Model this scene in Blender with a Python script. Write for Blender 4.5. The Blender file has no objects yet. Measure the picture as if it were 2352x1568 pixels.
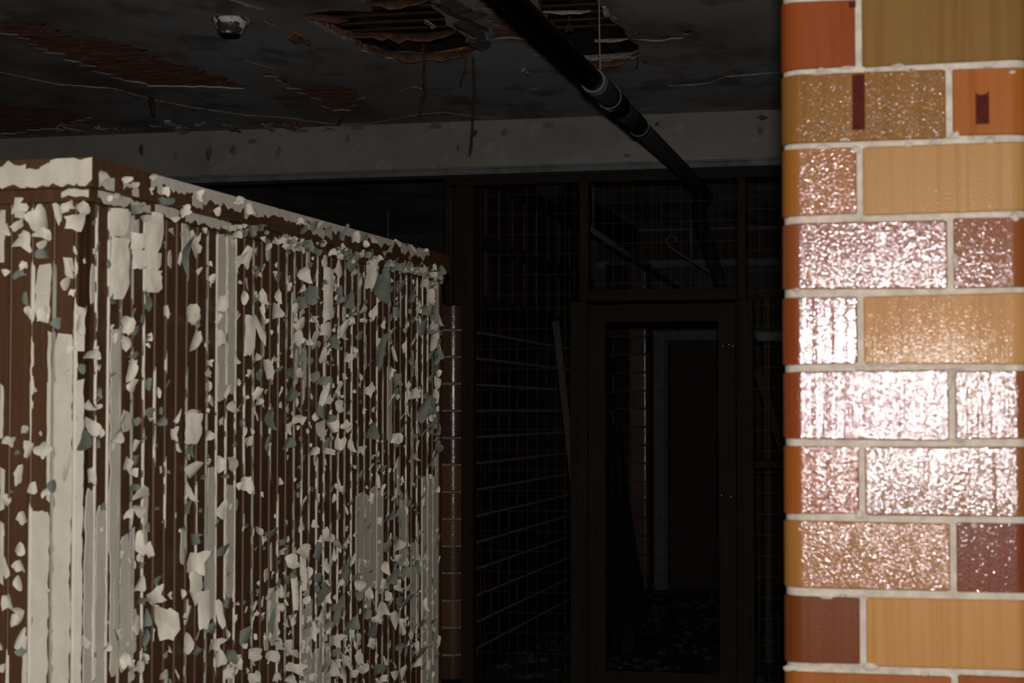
import bpy, math, random
from mathutils import Vector, Matrix, noise
random.seed(7)
R = random.Random(11)
sc = bpy.context.scene
COL = sc.collection

# ------------------------------------------------------------------ camera, world, flash, exposure
F_PX, YAW, PIT = 4100.0, math.radians(13.0), math.radians(2.25)
EYE = Vector((0.0, 0.0, 1.35))
cam_d = bpy.data.cameras.new('camera')
cam_d.sensor_width = 36.0
cam_d.lens = 36.0 * F_PX / 2352.0
cam_d.clip_start = 0.05
cam_d.dof.use_dof = True
cam_d.dof.focus_distance = 8.0
cam_d.dof.aperture_fstop = 7.0
cam = bpy.data.objects.new('camera', cam_d)
cam.location = EYE
cam.rotation_euler = (math.pi / 2 + PIT, 0.0, YAW)
COL.objects.link(cam)
sc.camera = cam

world = bpy.data.worlds.new('world')
sc.world = world
world.use_nodes = True
world.node_tree.nodes['Background'].inputs[0].default_value = (0.5, 0.55, 0.6, 1)
world.node_tree.nodes['Background'].inputs[1].default_value = 0.0

FW = Vector((-math.sin(YAW) * math.cos(PIT), math.cos(YAW) * math.cos(PIT), math.sin(PIT)))
RT = Vector((math.cos(YAW), math.sin(YAW), 0.0))
UP = RT.cross(FW)
fl_d = bpy.data.lights.new('camera_flash', 'AREA')          # the camera's own flash, just above the lens
fl_d.shape = 'RECTANGLE'
fl_d.size, fl_d.size_y = 0.06, 0.035
fl_d.energy = 143.0
fl_d.color = (1.0, 0.975, 0.965)
fl = bpy.data.objects.new('camera_flash', fl_d)
fl.location = EYE + UP * 0.10 + RT * 0.015
fl.rotation_euler = cam.rotation_euler
COL.objects.link(fl)

sc.view_settings.view_transform = 'Standard'
sc.view_settings.look = 'None'
sc.view_settings.exposure = 0.0
sc.view_settings.gamma = 1.0
sc.view_settings.use_curve_mapping = False

# ------------------------------------------------------------------ helpers
def ray(x, y):
    return FW + RT * ((x - 1176.0) / F_PX) + UP * ((784.0 - y) / F_PX)
def hit(x, y, ax, val):
    d = ray(x, y)
    return EYE + d * ((val - EYE[ax]) / d[ax])
def hit_plane(x, y, p, n):
    d = ray(x, y)
    return EYE + d * ((p - EYE).dot(n) / d.dot(n))

def lin(c):
    return tuple(((v / 255.0) / 12.92 if v / 255.0 <= 0.04045 else ((v / 255.0 + 0.055) / 1.055) ** 2.4) for v in c)

def mesh(name, verts, faces, mats, smooth=False, mi=None):
    me = bpy.data.meshes.new(name)
    me.from_pydata([tuple(v) for v in verts], [], faces)
    for m in (mats if isinstance(mats, (list, tuple)) else [mats]):
        me.materials.append(m)
    if mi:
        for p, i in zip(me.polygons, mi):
            p.material_index = i
    if smooth is True:
        for p in me.polygons:
            p.use_smooth = True
    elif smooth:
        for p, s in zip(me.polygons, smooth):
            p.use_smooth = bool(s)
    me.update()
    return me

def link(name, me, parent=None, loc=(0, 0, 0)):
    o = bpy.data.objects.new(name, me)
    COL.objects.link(o)
    o.parent = parent
    o.location = loc
    return o

def thing(name, label, cat, loc=(0, 0, 0), group=None):
    o = bpy.data.objects.new(name, None)
    o.empty_display_size = 0.1
    COL.objects.link(o)
    o.location = loc
    return tag(o, label, cat, group)

def tag(o, label, cat, group=None):
    o['label'] = label
    o['category'] = cat
    if group:
        o['group'] = group
    return o

def structure(o, label=None):
    o['kind'] = 'structure'
    if label:
        o['label'] = label
    return o

BOXF = [(0, 3, 2, 1), (4, 5, 6, 7), (0, 1, 5, 4), (1, 2, 6, 5), (2, 3, 7, 6), (3, 0, 4, 7)]
def box_vf(x0, x1, y0, y1, z0, z1):
    return [(x0, y0, z0), (x1, y0, z0), (x1, y1, z0), (x0, y1, z0), (x0, y0, z1), (x1, y0, z1), (x1, y1, z1), (x0, y1, z1)], [tuple(f) for f in BOXF]

def wbox(name, x0, x1, y0, y1, z0, z1, m, parent=None, b=0.003):
    """a chamfered box given in world space"""
    x0, x1 = sorted((x0, x1)); y0, y1 = sorted((y0, y1)); z0, z1 = sorted((z0, z1))
    pl = parent.location if parent else Vector((0, 0, 0))
    c = Vector(((x0 + x1) / 2, (y0 + y1) / 2, (z0 + z1) / 2))
    hx, hy, hz = (x1 - x0) / 2, (y1 - y0) / 2, (z1 - z0) / 2
    me = chamfer_box(name, hx, hy, hz, min(b, hx * .4, hy * .4, hz * .4), m)
    return link(name, me, parent, c - pl)

def chamfer_box(name, hx, hy, hz, b, m):
    vs, idx = [], {}
    for sx in (-1, 1):
        for sy in (-1, 1):
            for sz in (-1, 1):
                for a in range(3):
                    p = [sx * (hx - b), sy * (hy - b), sz * (hz - b)]
                    p[a] = (sx, sy, sz)[a] * (hx, hy, hz)[a]
                    idx[(sx, sy, sz, a)] = len(vs)
                    vs.append(p)
    fs = []
    for a in range(3):
        o1, o2 = [(1, 2), (2, 0), (0, 1)][a]
        for s in (-1, 1):
            q = []
            for (u, v) in ((-1, -1), (1, -1), (1, 1), (-1, 1)):
                k = [0, 0, 0]; k[a] = s; k[o1] = u; k[o2] = v
                q.append(idx[(k[0], k[1], k[2], a)])
            fs.append(tuple(q if s > 0 else q[::-1]))
    for a in range(3):
        o1, o2 = [(1, 2), (2, 0), (0, 1)][a]
        for s1 in (-1, 1):
            for s2 in (-1, 1):
                q = []
                for (w, ax) in ((-1, o1), (1, o1), (1, o2), (-1, o2)):
                    k = [0, 0, 0]; k[a] = w; k[o1] = s1; k[o2] = s2
                    q.append(idx[(k[0], k[1], k[2], ax)])
                fs.append(tuple(q if s1 * s2 < 0 else q[::-1]))
    for sx in (-1, 1):
        for sy in (-1, 1):
            for sz in (-1, 1):
                q = [idx[(sx, sy, sz, a)] for a in range(3)]
                fs.append(tuple(q if sx * sy * sz > 0 else q[::-1]))
    return mesh(name, vs, fs, m)

def tube_vf(pts, r, n=10, closed_ends=True):
    pts = [Vector(p) for p in pts]
    rr = r if isinstance(r, (list, tuple)) else [r] * len(pts)
    vs, fs = [], []
    prev = None
    for i, p in enumerate(pts):
        t = (pts[min(i + 1, len(pts) - 1)] - pts[max(i - 1, 0)]).normalized()
        a = t.orthogonal().normalized() if prev is None else (prev - t * prev.dot(t)).normalized()
        prev = a
        b = t.cross(a)
        for k in range(n):
            w = 2 * math.pi * k / n
            vs.append(p + (a * math.cos(w) + b * math.sin(w)) * rr[i])
    for i in range(len(pts) - 1):
        for k in range(n):
            fs.append((i * n + k, i * n + (k + 1) % n, (i + 1) * n + (k + 1) % n, (i + 1) * n + k))
    if closed_ends:
        fs.append(tuple(range(n))[::-1])
        fs.append(tuple(range((len(pts) - 1) * n, len(pts) * n)))
    return vs, fs

def tube(name, pts, r, m, parent=None, n=10):
    pl = parent.location if parent else Vector((0, 0, 0))
    c = Vector(pts[0])
    vs, fs = tube_vf([Vector(p) - c for p in pts], r, n)
    return link(name, mesh(name, vs, fs, m, [len(f) == 4 for f in fs]), parent, c - pl)

def lathe(name, prof, c, m, parent=None, n=24):
    pl = parent.location if parent else Vector((0, 0, 0))
    vs, fs = [], []
    for (r, z) in prof:
        for k in range(n):
            w = 2 * math.pi * k / n
            vs.append((r * math.cos(w), r * math.sin(w), z))
    for i in range(len(prof) - 1):
        for k in range(n):
            fs.append((i * n + k, i * n + (k + 1) % n, (i + 1) * n + (k + 1) % n, (i + 1) * n + k))
    fs.append(tuple(range(n))[::-1])
    fs.append(tuple(range((len(prof) - 1) * n, len(prof) * n)))
    return link(name, mesh(name, vs, fs, m, [len(f) == 4 for f in fs]), parent, Vector(c) - pl)

def ragged(poly, step, amp, rnd):
    """subdivide a closed 2D polygon and roughen its outline"""
    out = []
    n = len(poly)
    for i in range(n):
        a, b = Vector(poly[i]), Vector(poly[(i + 1) % n])
        k = max(1, int((b - a).length / step))
        nrm = Vector((-(b - a).y, (b - a).x)).normalized() if (b - a).length > 1e-6 else Vector((0, 0))
        for j in range(k):
            q = a.lerp(b, j / k) + nrm * rnd.uniform(-amp, amp)
            out.append((q.x, q.y))
    return out

def sheet(name, loops, z0, z1, m, parent=None):
    """a horizontal slab between z0 and z1 with an outline and holes (first loop is the outline)"""
    cu = bpy.data.curves.new('c', 'CURVE')
    cu.dimensions = '2D'
    cu.fill_mode = 'BOTH'
    cu.extrude = (z1 - z0) / 2
    for lp in loops:
        sp = cu.splines.new('POLY')
        sp.points.add(len(lp) - 1)
        for i, p in enumerate(lp):
            sp.points[i].co = (p[0], p[1], 0, 1)
        sp.use_cyclic_u = True
    tmp = bpy.data.objects.new('tmp', cu)
    COL.objects.link(tmp)
    dg = bpy.context.evaluated_depsgraph_get()
    me = bpy.data.meshes.new_from_object(tmp.evaluated_get(dg))
    bpy.data.objects.remove(tmp)
    bpy.data.curves.remove(cu)
    me.materials.clear()
    me.materials.append(m)
    pl = parent.location if parent else Vector((0, 0, 0))
    return link(name, me, parent, Vector((0, 0, (z0 + z1) / 2)) - pl)

# ------------------------------------------------------------------ materials
class NT:
    def __init__(s, name):
        s.m = bpy.data.materials.new(name)
        s.m.use_nodes = True
        s.t = s.m.node_tree
        s.b = s.t.nodes['Principled BSDF']
    def n(s, typ, **kw):
        x = s.t.nodes.new(typ)
        for k, v in kw.items():
            if k in x.inputs:
                x.inputs[k].default_value = v
            else:
                setattr(x, k, v)
        return x
    def l(s, a, b):
        s.t.links.new(a, b)
    def noise(s, vec, scale, detail=3.0, rough=0.55):
        x = s.n('ShaderNodeTexNoise')
        x.inputs['Scale'].default_value = scale
        x.inputs['Detail'].default_value = detail
        x.inputs['Roughness'].default_value = rough
        if vec is not None:
            s.l(vec, x.inputs['Vector'])
        return x.outputs['Fac']
    def ramp(s, fac, stops, interp='LINEAR'):
        x = s.n('ShaderNodeValToRGB')
        e = x.color_ramp.elements
        x.color_ramp.interpolation = interp
        while len(e) < len(stops):
            e.new(0.5)
        for i, (p, c) in enumerate(stops):
            e[i].position = p
            e[i].color = (c[0], c[1], c[2], 1) if isinstance(c, (tuple, list)) else (c, c, c, 1)
        s.l(fac, x.inputs['Fac'])
        return x.outputs['Color']
    def mix(s, fac, a, b, typ='MIX'):
        x = s.n('ShaderNodeMix', data_type='RGBA', blend_type=typ)
        for i, v in ((0, fac), (6, a), (7, b)):
            if hasattr(v, 'is_linked') or hasattr(v, 'links'):
                s.l(v, x.inputs[i])
            else:
                x.inputs[i].default_value = v if i == 0 else (v[0], v[1], v[2], 1)
        return x.outputs[2]
    def math(s, op, a, b=None):
        x = s.n('ShaderNodeMath', operation=op)
        for i, v in ((0, a), (1, b)):
            if v is None:
                continue
            if hasattr(v, 'links'):
                s.l(v, x.inputs[i])
            else:
                x.inputs[i].default_value = v
        return x.outputs[0]
    def pos(s, scale=(1, 1, 1), obj=False, rnd=False):
        if obj:
            src = s.n('ShaderNodeTexCoord').outputs['Object']
        else:
            src = s.n('ShaderNodeNewGeometry').outputs['Position']
        mp = s.n('ShaderNodeMapping')
        mp.inputs['Scale'].default_value = scale
        s.l(src, mp.inputs['Vector'])
        out = mp.outputs[0]
        if rnd:
            oi = s.n('ShaderNodeObjectInfo')
            mu = s.math('MULTIPLY', oi.outputs['Random'], 57.0)
            cb = s.n('ShaderNodeCombineXYZ')
            for k in range(3):
                s.l(mu, cb.inputs[k])
            ad = s.n('ShaderNodeVectorMath', operation='ADD')
            s.l(out, ad.inputs[0]); s.l(cb.outputs[0], ad.inputs[1])
            out = ad.outputs[0]
        return out
    def bump(s, h, strength, dist=0.002, to='Normal'):
        x = s.n('ShaderNodeBump')
        x.inputs['Strength'].default_value = strength
        x.inputs['Distance'].default_value = dist
        s.l(h, x.inputs['Height'])
        s.l(x.outputs[0], s.b.inputs[to])
        return x
    def base(s, c):
        if hasattr(c, 'links'):
            s.l(c, s.b.inputs['Base Color'])
        else:
            s.b.inputs['Base Color'].default_value = (c[0], c[1], c[2], 1)
    def set(s, **kw):
        for k, v in kw.items():
            s.b.inputs[k.replace('_', ' ')].default_value = v

def sc3(c, k):
    return tuple(v * k for v in c)

def simple(name, c, rough=0.7, var=0.25, scale=30, bump=0.0, spec=0.3, stretch=(1, 1, 1), obj=False):
    t = NT(name)
    nz = t.noise(t.pos(stretch, obj, obj), scale, 4)
    t.base(t.ramp(nz, [(0.3, sc3(c, 1 - var)), (0.7, sc3(c, 1 + var))]))
    t.set(Roughness=rough, Specular_IOR_Level=spec)
    if bump:
        t.bump(nz, bump, 0.004)
    return t.m

# old paint: cream on the face, grey green primer on the back
CREAM = (0.60, 0.54, 0.435)
def paint_mat(name, c, var, speck):
    t = NT(name)
    a = t.noise(t.pos((1, 1, 0.35)), 28, 4)
    b = t.noise(t.pos(), 190, 2)
    col = t.ramp(a, [(0.3, sc3(c, 1 - var)), (0.7, sc3(c, 1 + var * 0.5))])
    if speck:
        col = t.mix(t.ramp(b, [(0.66, 0.0), (0.74, speck)]), col, (0.16, 0.13, 0.10))
    t.base(col)
    t.set(Roughness=0.6, Specular_IOR_Level=0.25)
    t.bump(a, 0.15, 0.002)
    return t.m
M_CREAM = paint_mat('cream_paint', CREAM, 0.12, 0.5)
M_FLAKE = paint_mat('cream_flake', sc3(CREAM, 1.0), 0.34, 0.0)
M_PRIMER = paint_mat('green_grey_primer', (0.165, 0.178, 0.138), 0.25, 0.0)
M_DULL = paint_mat('dull_film', (0.30, 0.28, 0.22), 0.3, 0.3)

def wood(name, c, var=0.35, rough=0.55, spec=0.3, axis='z', obj=False):
    t = NT(name)
    st = {'z': (1, 1, 0.04), 'x': (0.04, 1, 1), 'y': (1, 0.04, 1)}[axis]
    g = t.noise(t.pos(st, obj, obj), 60, 5, 0.6)
    k = t.noise(t.pos((1, 1, 1), obj, obj), 6, 3)
    col = t.ramp(g, [(0.3, sc3(c, 1 - var)), (0.7, sc3(c, 1 + var))])
    col = t.mix(t.ramp(k, [(0.35, 0.0), (0.7, 0.45)]), col, sc3(c, 0.6))
    t.base(col)
    t.set(Roughness=rough, Specular_IOR_Level=spec)
    t.bump(g, 0.25, 0.002)
    return t.m
M_BOARD = wood('brown_board', (0.086, 0.040, 0.0175), 0.22, 0.5)
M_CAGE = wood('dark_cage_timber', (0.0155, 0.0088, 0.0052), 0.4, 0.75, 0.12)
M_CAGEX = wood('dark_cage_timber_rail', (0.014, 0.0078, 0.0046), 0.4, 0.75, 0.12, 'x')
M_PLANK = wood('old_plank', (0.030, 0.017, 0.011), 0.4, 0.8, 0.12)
M_LIGHTPLANK = wood('weathered_plank', (0.045, 0.04, 0.033), 0.3, 0.8, 0.1)
M_DOOR = wood('door_wood', (0.020, 0.012, 0.006), 0.5, 0.7, 0.15)
M_LATH = wood('lath_wood', (0.03, 0.017, 0.010), 0.5, 0.9, 0.1, 'x')
M_JOIST = wood('joist_wood', (0.04, 0.024, 0.014), 0.4, 0.9, 0.1, 'y')

def glaze(name, dimple, rough, coat):
    """glazed brick: object colour, vertical firing streaks, orange peel relief"""
    t = NT(name)
    oi = t.n('ShaderNodeObjectInfo')
    streak = t.noise(t.pos((1, 1, 0.02), True, True), 75, 3, 0.6)
    wide = t.noise(t.pos((1, 1, 0.10), True, True), 16, 2)
    peel = t.noise(t.pos((1, 1, 0.75), True, True), 310, 1, 0.5)
    gloss = t.n('ShaderNodeAttribute', attribute_type='OBJECT', attribute_name='gloss').outputs['Fac']
    ripple = t.n('ShaderNodeAttribute', attribute_type='OBJECT', attribute_name='ripple').outputs['Fac']
    stripe = t.n('ShaderNodeAttribute', attribute_type='OBJECT', attribute_name='stripe').outputs['Fac']
    col = t.mix(t.ramp(streak, [(0.3, 0.75), (0.55, 0.0)]), oi.outputs['Color'], (0.78, 0.70, 0.60), 'MULTIPLY')
    col2 = t.mix(t.ramp(wide, [(0.35, 0.55), (0.65, 0.0)]), col, (0.90, 0.82, 0.72), 'MULTIPLY')
    t.base(col2)
    h = t.math('ADD', t.math('MULTIPLY', peel, ripple), t.math('MULTIPLY', t.math('ADD', t.math('MULTIPLY', streak, 2.4), t.math('MULTIPLY', wide, 2.5)), stripe))
    b = t.bump(h, 1.0, dimple)
    t.l(b.outputs[0], t.b.inputs['Coat Normal'])
    t.l(t.math('MULTIPLY', gloss, coat), t.b.inputs['Coat Weight'])
    t.l(t.math('ADD', t.math('MULTIPLY', gloss, 0.12), 0.025), t.b.inputs['Specular IOR Level'])
    t.set(Roughness=rough, Coat_Roughness=0.07, Coat_IOR=1.5)
    return t.m
M_GLAZE = glaze('glazed_brick', 0.0007, 0.36, 0.60)

t = NT('mortar')
a = t.noise(t.pos(), 45, 5); b = t.noise(t.pos(), 400, 2)
t.base(t.ramp(a, [(0.3, (0.31, 0.265, 0.215)), (0.7, (0.47, 0.405, 0.33))]))
t.set(Roughness=0.9, Specular_IOR_Level=0.1)
t.bump(t.math('ADD', a, t.math('MULTIPLY', b, 0.3)), 0.5, 0.004)
M_MORTAR = t.m
M_MORTAR_D = simple('grimy_mortar', (0.17, 0.16, 0.145), 0.9, 0.3, 40, 0.3, 0.1)
M_MORTAR_P = simple('dark_mortar', (0.045, 0.042, 0.038), 0.9, 0.3, 40, 0.3, 0.1)  # darker tone than the other mortars, for the far pier alone
M_CHIP = simple('dark_bisque', (0.052, 0.008, 0.005), 0.8, 0.2, 60, 0.2, 0.1)

# ceiling
t = NT('ceiling_paint')
a = t.noise(t.pos((1, .55, 1)), 1.6, 4, 0.5); b = t.noise(t.pos((1, .7, 1)), 4.5, 4, 0.55)
col = t.ramp(a, [(0.32, (0.115, 0.10, 0.085)), (0.5, (0.235, 0.21, 0.185)), (0.68, (0.24, 0.25, 0.255))])
col = t.mix(t.ramp(b, [(0.36, 0.75), (0.50, 0.0)]), col, (0.105, 0.08, 0.066))
t.base(col)
t.set(Roughness=0.85, Specular_IOR_Level=0.1)
t.bump(t.math('ADD', a, t.math('MULTIPLY', b, 0.25)), 0.25, 0.05)
M_CEIL = t.m
t = NT('ceiling_brown_coat')
a = t.noise(t.pos((1, 3.5, 1)), 9, 6, 0.7)
t.base(t.ramp(a, [(0.33, (0.05, 0.022, 0.014)), (0.5, (0.19, 0.085, 0.05)), (0.66, (0.27, 0.17, 0.125))]))
t.set(Roughness=0.9, Specular_IOR_Level=0.1)
t.bump(a, 1.0, 0.03)
M_BROWNCOAT = t.m
M_EDGE = simple('torn_edge', (0.17, 0.16, 0.145), 0.9, 0.3, 40)
M_EDGEBROWN = simple('torn_brown_edge', (0.075, 0.036, 0.017), 0.9, 0.45, 30)
M_SCRAP = simple('plaster_scrap', (0.07, 0.06, 0.05), 0.9, 0.4, 20)
M_DECK = simple('subfloor_dark', (0.02, 0.014, 0.01), 0.9)
t = NT('beam_paint')
a = t.noise(t.pos((1, 1, 1.5)), 2.6, 5, 0.6); b = t.noise(t.pos((1, 1, 1.3)), 7, 4, 0.6)
col = t.ramp(a, [(0.3, (0.125, 0.115, 0.10)), (0.6, (0.172, 0.152, 0.132))])
col = t.mix(t.ramp(b, [(0.62, 0.0), (0.65, 0.7)]), col, (0.19, 0.165, 0.15))
t.base(col)
t.set(Roughness=0.85, Specular_IOR_Level=0.1)
t.bump(b, 0.5, 0.03)
M_BEAM = t.m
M_BEAMFLAKE = simple('beam_flake', (0.085, 0.085, 0.078), 0.9)
M_BEAMTRIM = simple('beam_trim', (0.085, 0.09, 0.088), 0.9, 0.3, 12)
M_BEAMUNDER = simple('beam_underside', (0.19, 0.195, 0.19), 0.9, 0.3, 12)
M_PIPE = simple('black_iron_pipe', (0.011, 0.014, 0.013), 0.55, 0.4, 30, 0.1, 0.15)
M_COLLAR = simple('grey_collar', (0.05, 0.055, 0.065), 0.4, 0.3, 50, 0.1, 0.5)
M_WIRE = simple('galvanised_wire', (0.012, 0.0125, 0.012), 0.6, 0.4, 60)
M_HANGER = simple('hanger_wire', (0.12, 0.11, 0.10), 0.6)
M_RUST = simple('rusty_strap', (0.026, 0.012, 0.007), 0.9, 0.5, 40, 0.3)
M_GREYTRIM = simple('grey_trim', (0.05, 0.052, 0.05), 0.7, 0.3, 20)
M_GREYPIPE = simple('grey_pipe', (0.055, 0.06, 0.062), 0.6, 0.3, 30)
M_TARP = simple('black_sheet', (0.004, 0.004, 0.005), 0.6, 0.3, 10, 0.1, 0.1)
M_NAIL = NT('bright_nail'); M_NAIL.base((0.8, 0.8, 0.8)); M_NAIL.set(Metallic=1.0, Roughness=0.35); M_NAIL = M_NAIL.m
M_WALL = simple('grimy_plaster', (0.03, 0.027, 0.023), 0.9, 0.4, 3, 0.3)
t = NT('floor_dirt')
a = t.noise(t.pos(), 3, 6, 0.65); b = t.noise(t.pos(), 45, 4, 0.7)
col = t.ramp(a, [(0.3, (0.016, 0.013, 0.009)), (0.7, (0.042, 0.035, 0.024))])
col = t.mix(t.ramp(b, [(0.58, 0.0), (0.68, 0.6)]), col, (0.10, 0.09, 0.07))
t.base(col)
t.set(Roughness=0.9, Specular_IOR_Level=0.1)
t.bump(t.math('ADD', a, b), 0.6, 0.02)
M_FLOOR = t.m
M_RUBBLE = simple('rubble', (0.022, 0.019, 0.014), 0.9, 0.5, 20)
t = NT('porcelain')
a = t.noise(t.pos(), 26, 3, 0.6)
t.base(t.mix(t.ramp(a, [(0.50, 0.0), (0.54, 1.0)]), (0.40, 0.38, 0.35), (0.035, 0.03, 0.022)))
t.set(Roughness=0.5, Specular_IOR_Level=0.3)
M_PORC = t.m

# ------------------------------------------------------------------ room shell
CEIL = 2.762
fl_o = structure(wbox('floor', -6.2, 2.6, -1.5, 14.2, -0.1, 0.0, M_FLOOR))
wr = structure(wbox('wall_right', 2.45, 2.6, -1.5, 14.2, 0.0, 2.95, M_WALL))
wo = structure(wbox('wall_outer', -6.2, -6.05, -1.5, 14.2, 0.0, 2.95, M_WALL))
wb = structure(wbox('wall_back', -6.05, 2.45, 13.6, 13.8, 0.0, 2.95, M_WALL))

# ceiling: brown coat with torn holes, the paint skin below it with more of it fallen away
def cpoly(pts, step=0.05, amp=0.012, seed=1):
    rr = random.Random(seed)
    q = [hit(x, y, 2, CEIL) for x, y in pts]
    return ragged([(p.x, p.y) for p in q], step, amp, rr)
HOLE_A = [(690, 33), (724, 54), (766, 74), (803, 92), (836, 118), (893, 134), (977, 137), (1047, 130), (1100, 119), (1084, 104), (1074, 84), (1028, 58), (1026, 40), (998, 20), (985, -30), (838, -30), (853, 28), (760, 26)]
HOLE_B = [(1232, -30), (1362, -30), (1372, 8), (1398, 30), (1404, 50), (1445, 70), (1440, 90), (1457, 104), (1468, 128), (1452, 138), (1347, 144), (1318, 128), (1272, 80), (1240, 40)]
PATCH_C = [(-60, 40), (0, 46), (92, 56), (147, 74), (165, 84), (196, 80), (254, 92), (315, 106), (346, 132), (444, 153), (505, 178), (560, 197), (560, 204), (505, 202), (383, 202), (291, 190), (251, 175), (190, 150), (132, 126), (92, 110), (0, 74), (-60, 64)]
PATCH_D = [(600, 168), (688, 194), (752, 197), (834, 210), (834, 222), (820, 238), (803, 253), (747, 253), (733, 236), (690, 210), (640, 186)]
PATCH_E = [(1452, 72), (1500, 84), (1590, 70), (1600, 80), (1500, 96), (1460, 92)]
PATCH_F = [(-60, 240), (0, 243), (120, 248), (200, 262), (208, 272), (150, 290), (0, 312), (-60, 314)]
PATCH_G = [(1112, -30), (1150, -30), (1195, 20), (1290, 118), (1336, 150), (1300, 160), (1245, 130), (1200, 92), (1140, 90), (1118, 40)]
OUT = [(-6.05, -1.5), (2.45, -1.5), (2.45, 13.6), (-6.05, 13.6)]
hA, hB = cpoly(HOLE_A, 0.05, 0.012, 1), cpoly(HOLE_B, 0.05, 0.015, 2)
ceil = structure(sheet('ceiling', [OUT, hA, hB], CEIL + 0.007, CEIL + 0.03, M_BROWNCOAT))
skin = sheet('paint_skin', [OUT, hA, hB] + [cpoly(p, 0.035, 0.035, 3 + i) for i, p in enumerate((PATCH_C, PATCH_D, PATCH_E, PATCH_F, PATCH_G))], CEIL, CEIL + 0.006, M_CEIL, ceil)
deck = wbox('deck', -6.05, 2.45, -1.5, 13.6, 2.93, 2.95, M_DECK, ceil)
for i in range(9):                                                  # joists above the holes
    x = -2.9 + i * 0.42
    wbox('joist', x, x + 0.05, 3.0, 8.3, 2.805, 2.928, M_JOIST, ceil)
for i in range(15):                                                 # laths across the joists
    y = 4.9 + i * 0.118
    if y > 6.6:
        break
    wbox('lath', -2.9, 0.6, y, y + 0.036, CEIL + 0.033, CEIL + 0.041, M_LATH, ceil)

def lip(pts, drop, lean, m, seed, parent=ceil, name='torn_lip', z=CEIL):
    """a torn curled edge hanging from the ceiling along a line"""
    rr = random.Random(seed)
    q = []
    for i in range(len(pts) - 1):
        a, b = hit(*pts[i], 2, z), hit(*pts[i + 1], 2, z)
        k = max(1, int((b - a).length / 0.03))
        q += [a.lerp(b, j / k) for j in range(k)]
    q.append(hit(*pts[-1], 2, z))
    vs, fs = [], []
    n = len(q)
    for i, p in enumerate(q):
        w = math.sin(math.pi * min(1, max(0.06, i / (n - 1)))) ** 0.4 if n > 1 else 1
        d = drop * (0.25 + 0.75 * w) * rr.uniform(0.6, 1.2)
        l = lean * rr.uniform(0.7, 1.2)
        vs += [p + Vector((0, 0, 0.004)), p + Vector((0, -l * 0.5, -d * 0.6)), p + Vector((0, -l, -d)), p + Vector((0, -l + 0.004, -d)), p + Vector((0, -l * 0.5 + 0.006, -d * 0.5)), p + Vector((0, 0.006, 0.004))]
    for i in range(n - 1):
        for k in range(6):
            fs.append((i * 6 + k, i * 6 + (k + 1) % 6, (i + 1) * 6 + (k + 1) % 6, (i + 1) * 6 + k))
    return link(name, mesh(name, vs, fs, m, True), parent, Vector((0, 0, 0)) - parent.location)
EDGE_LINES = [
    ([(-40, 158), (0, 165), (130, 192), (260, 202), (350, 227), (440, 245), (560, 263), (690, 272)], .006, .004, M_EDGE),
    ([(640, 268), (775, 285), (850, 283), (960, 262), (1020, 257), (1100, 268), (1150, 270)], .005, .004, M_EDGE),
    ([(1535, 197), (1630, 190), (1665, 175), (1800, 164)], .006, .004, M_EDGE),
    ([(1450, 258), (1515, 241), (1545, 212)], .005, .003, M_EDGE),
    ([(918, 208), (950, 198), (986, 206)], .005, .003, M_EDGE),
    ([(1213, 205), (1244, 201)], .006, .003, M_EDGE),
    ([(530, -4), (606, 21)], .012, .006, M_EDGE),
    ([(598, 35), (606, 47), (640, 62)], .010, .006, M_EDGE),
    ([(560, 137), (640, 160)], .004, .002, M_EDGE),
    ([(850, 111), (893, 119), (960, 124), (1040, 120), (1100, 112)], .040, .025, M_EDGEBROWN),
    ([(800, 77), (880, 77), (960, 82), (1060, 66)], .035, .03, M_EDGEBROWN),
    ([(836, 8), (900, 4), (990, -2)], .03, .03, M_EDGEBROWN),
    ([(700, 34), (745, 36), (800, 48)], .02, .02, M_EDGEBROWN),
    ([(700, 40), (766, 76), (806, 94)], .012, .01, M_EDGE),
    ([(1330, 130), (1400, 126), (1462, 120)], .02, .012, M_EDGE),
    ([(1248, 27), (1356, 26)], .012, .006, M_EDGE),
    ([(1366, 92), (1442, 90)], .012, .006, M_EDGE),
    ([(1336, 144), (1400, 141), (1450, 136)], .022, .02, M_EDGEBROWN),
]
for i, (p, d, l, m) in enumerate(EDGE_LINES):
    lip(p, d, l, m, 40 + i)

# sagging plaster scraps round the torn hole and along the ceiling edge
def scrap(cx, cy, w, h, m, seed, parent=ceil, name='plaster_scrap'):
    rr = random.Random(seed)
    c = hit(cx, cy, 2, CEIL - 0.012)
    n = 9
    top, bot = [], []
    for k in range(n):
        a = 2 * math.pi * k / n
        r = rr.uniform(0.6, 1.15)
        p = Vector((math.cos(a) * w / 2 * r, math.sin(a) * h / 2 * r, rr.uniform(-0.02, 0.006)))
        bot.append(p); top.append(p + Vector((0, 0, 0.006)))
    vs = bot + top + [Vector((0, 0, -0.012)), Vector((0, 0, 0.0))]
    fs = [(k, 2 * n, (k + 1) % n) for k in range(n)] + [(n + k, n + (k + 1) % n, 2 * n + 1) for k in range(n)]
    fs += [(k, (k + 1) % n, n + (k + 1) % n, n + k) for k in range(n)]
    return link(name, mesh(name, vs, fs, m), parent, c - parent.location)
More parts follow.
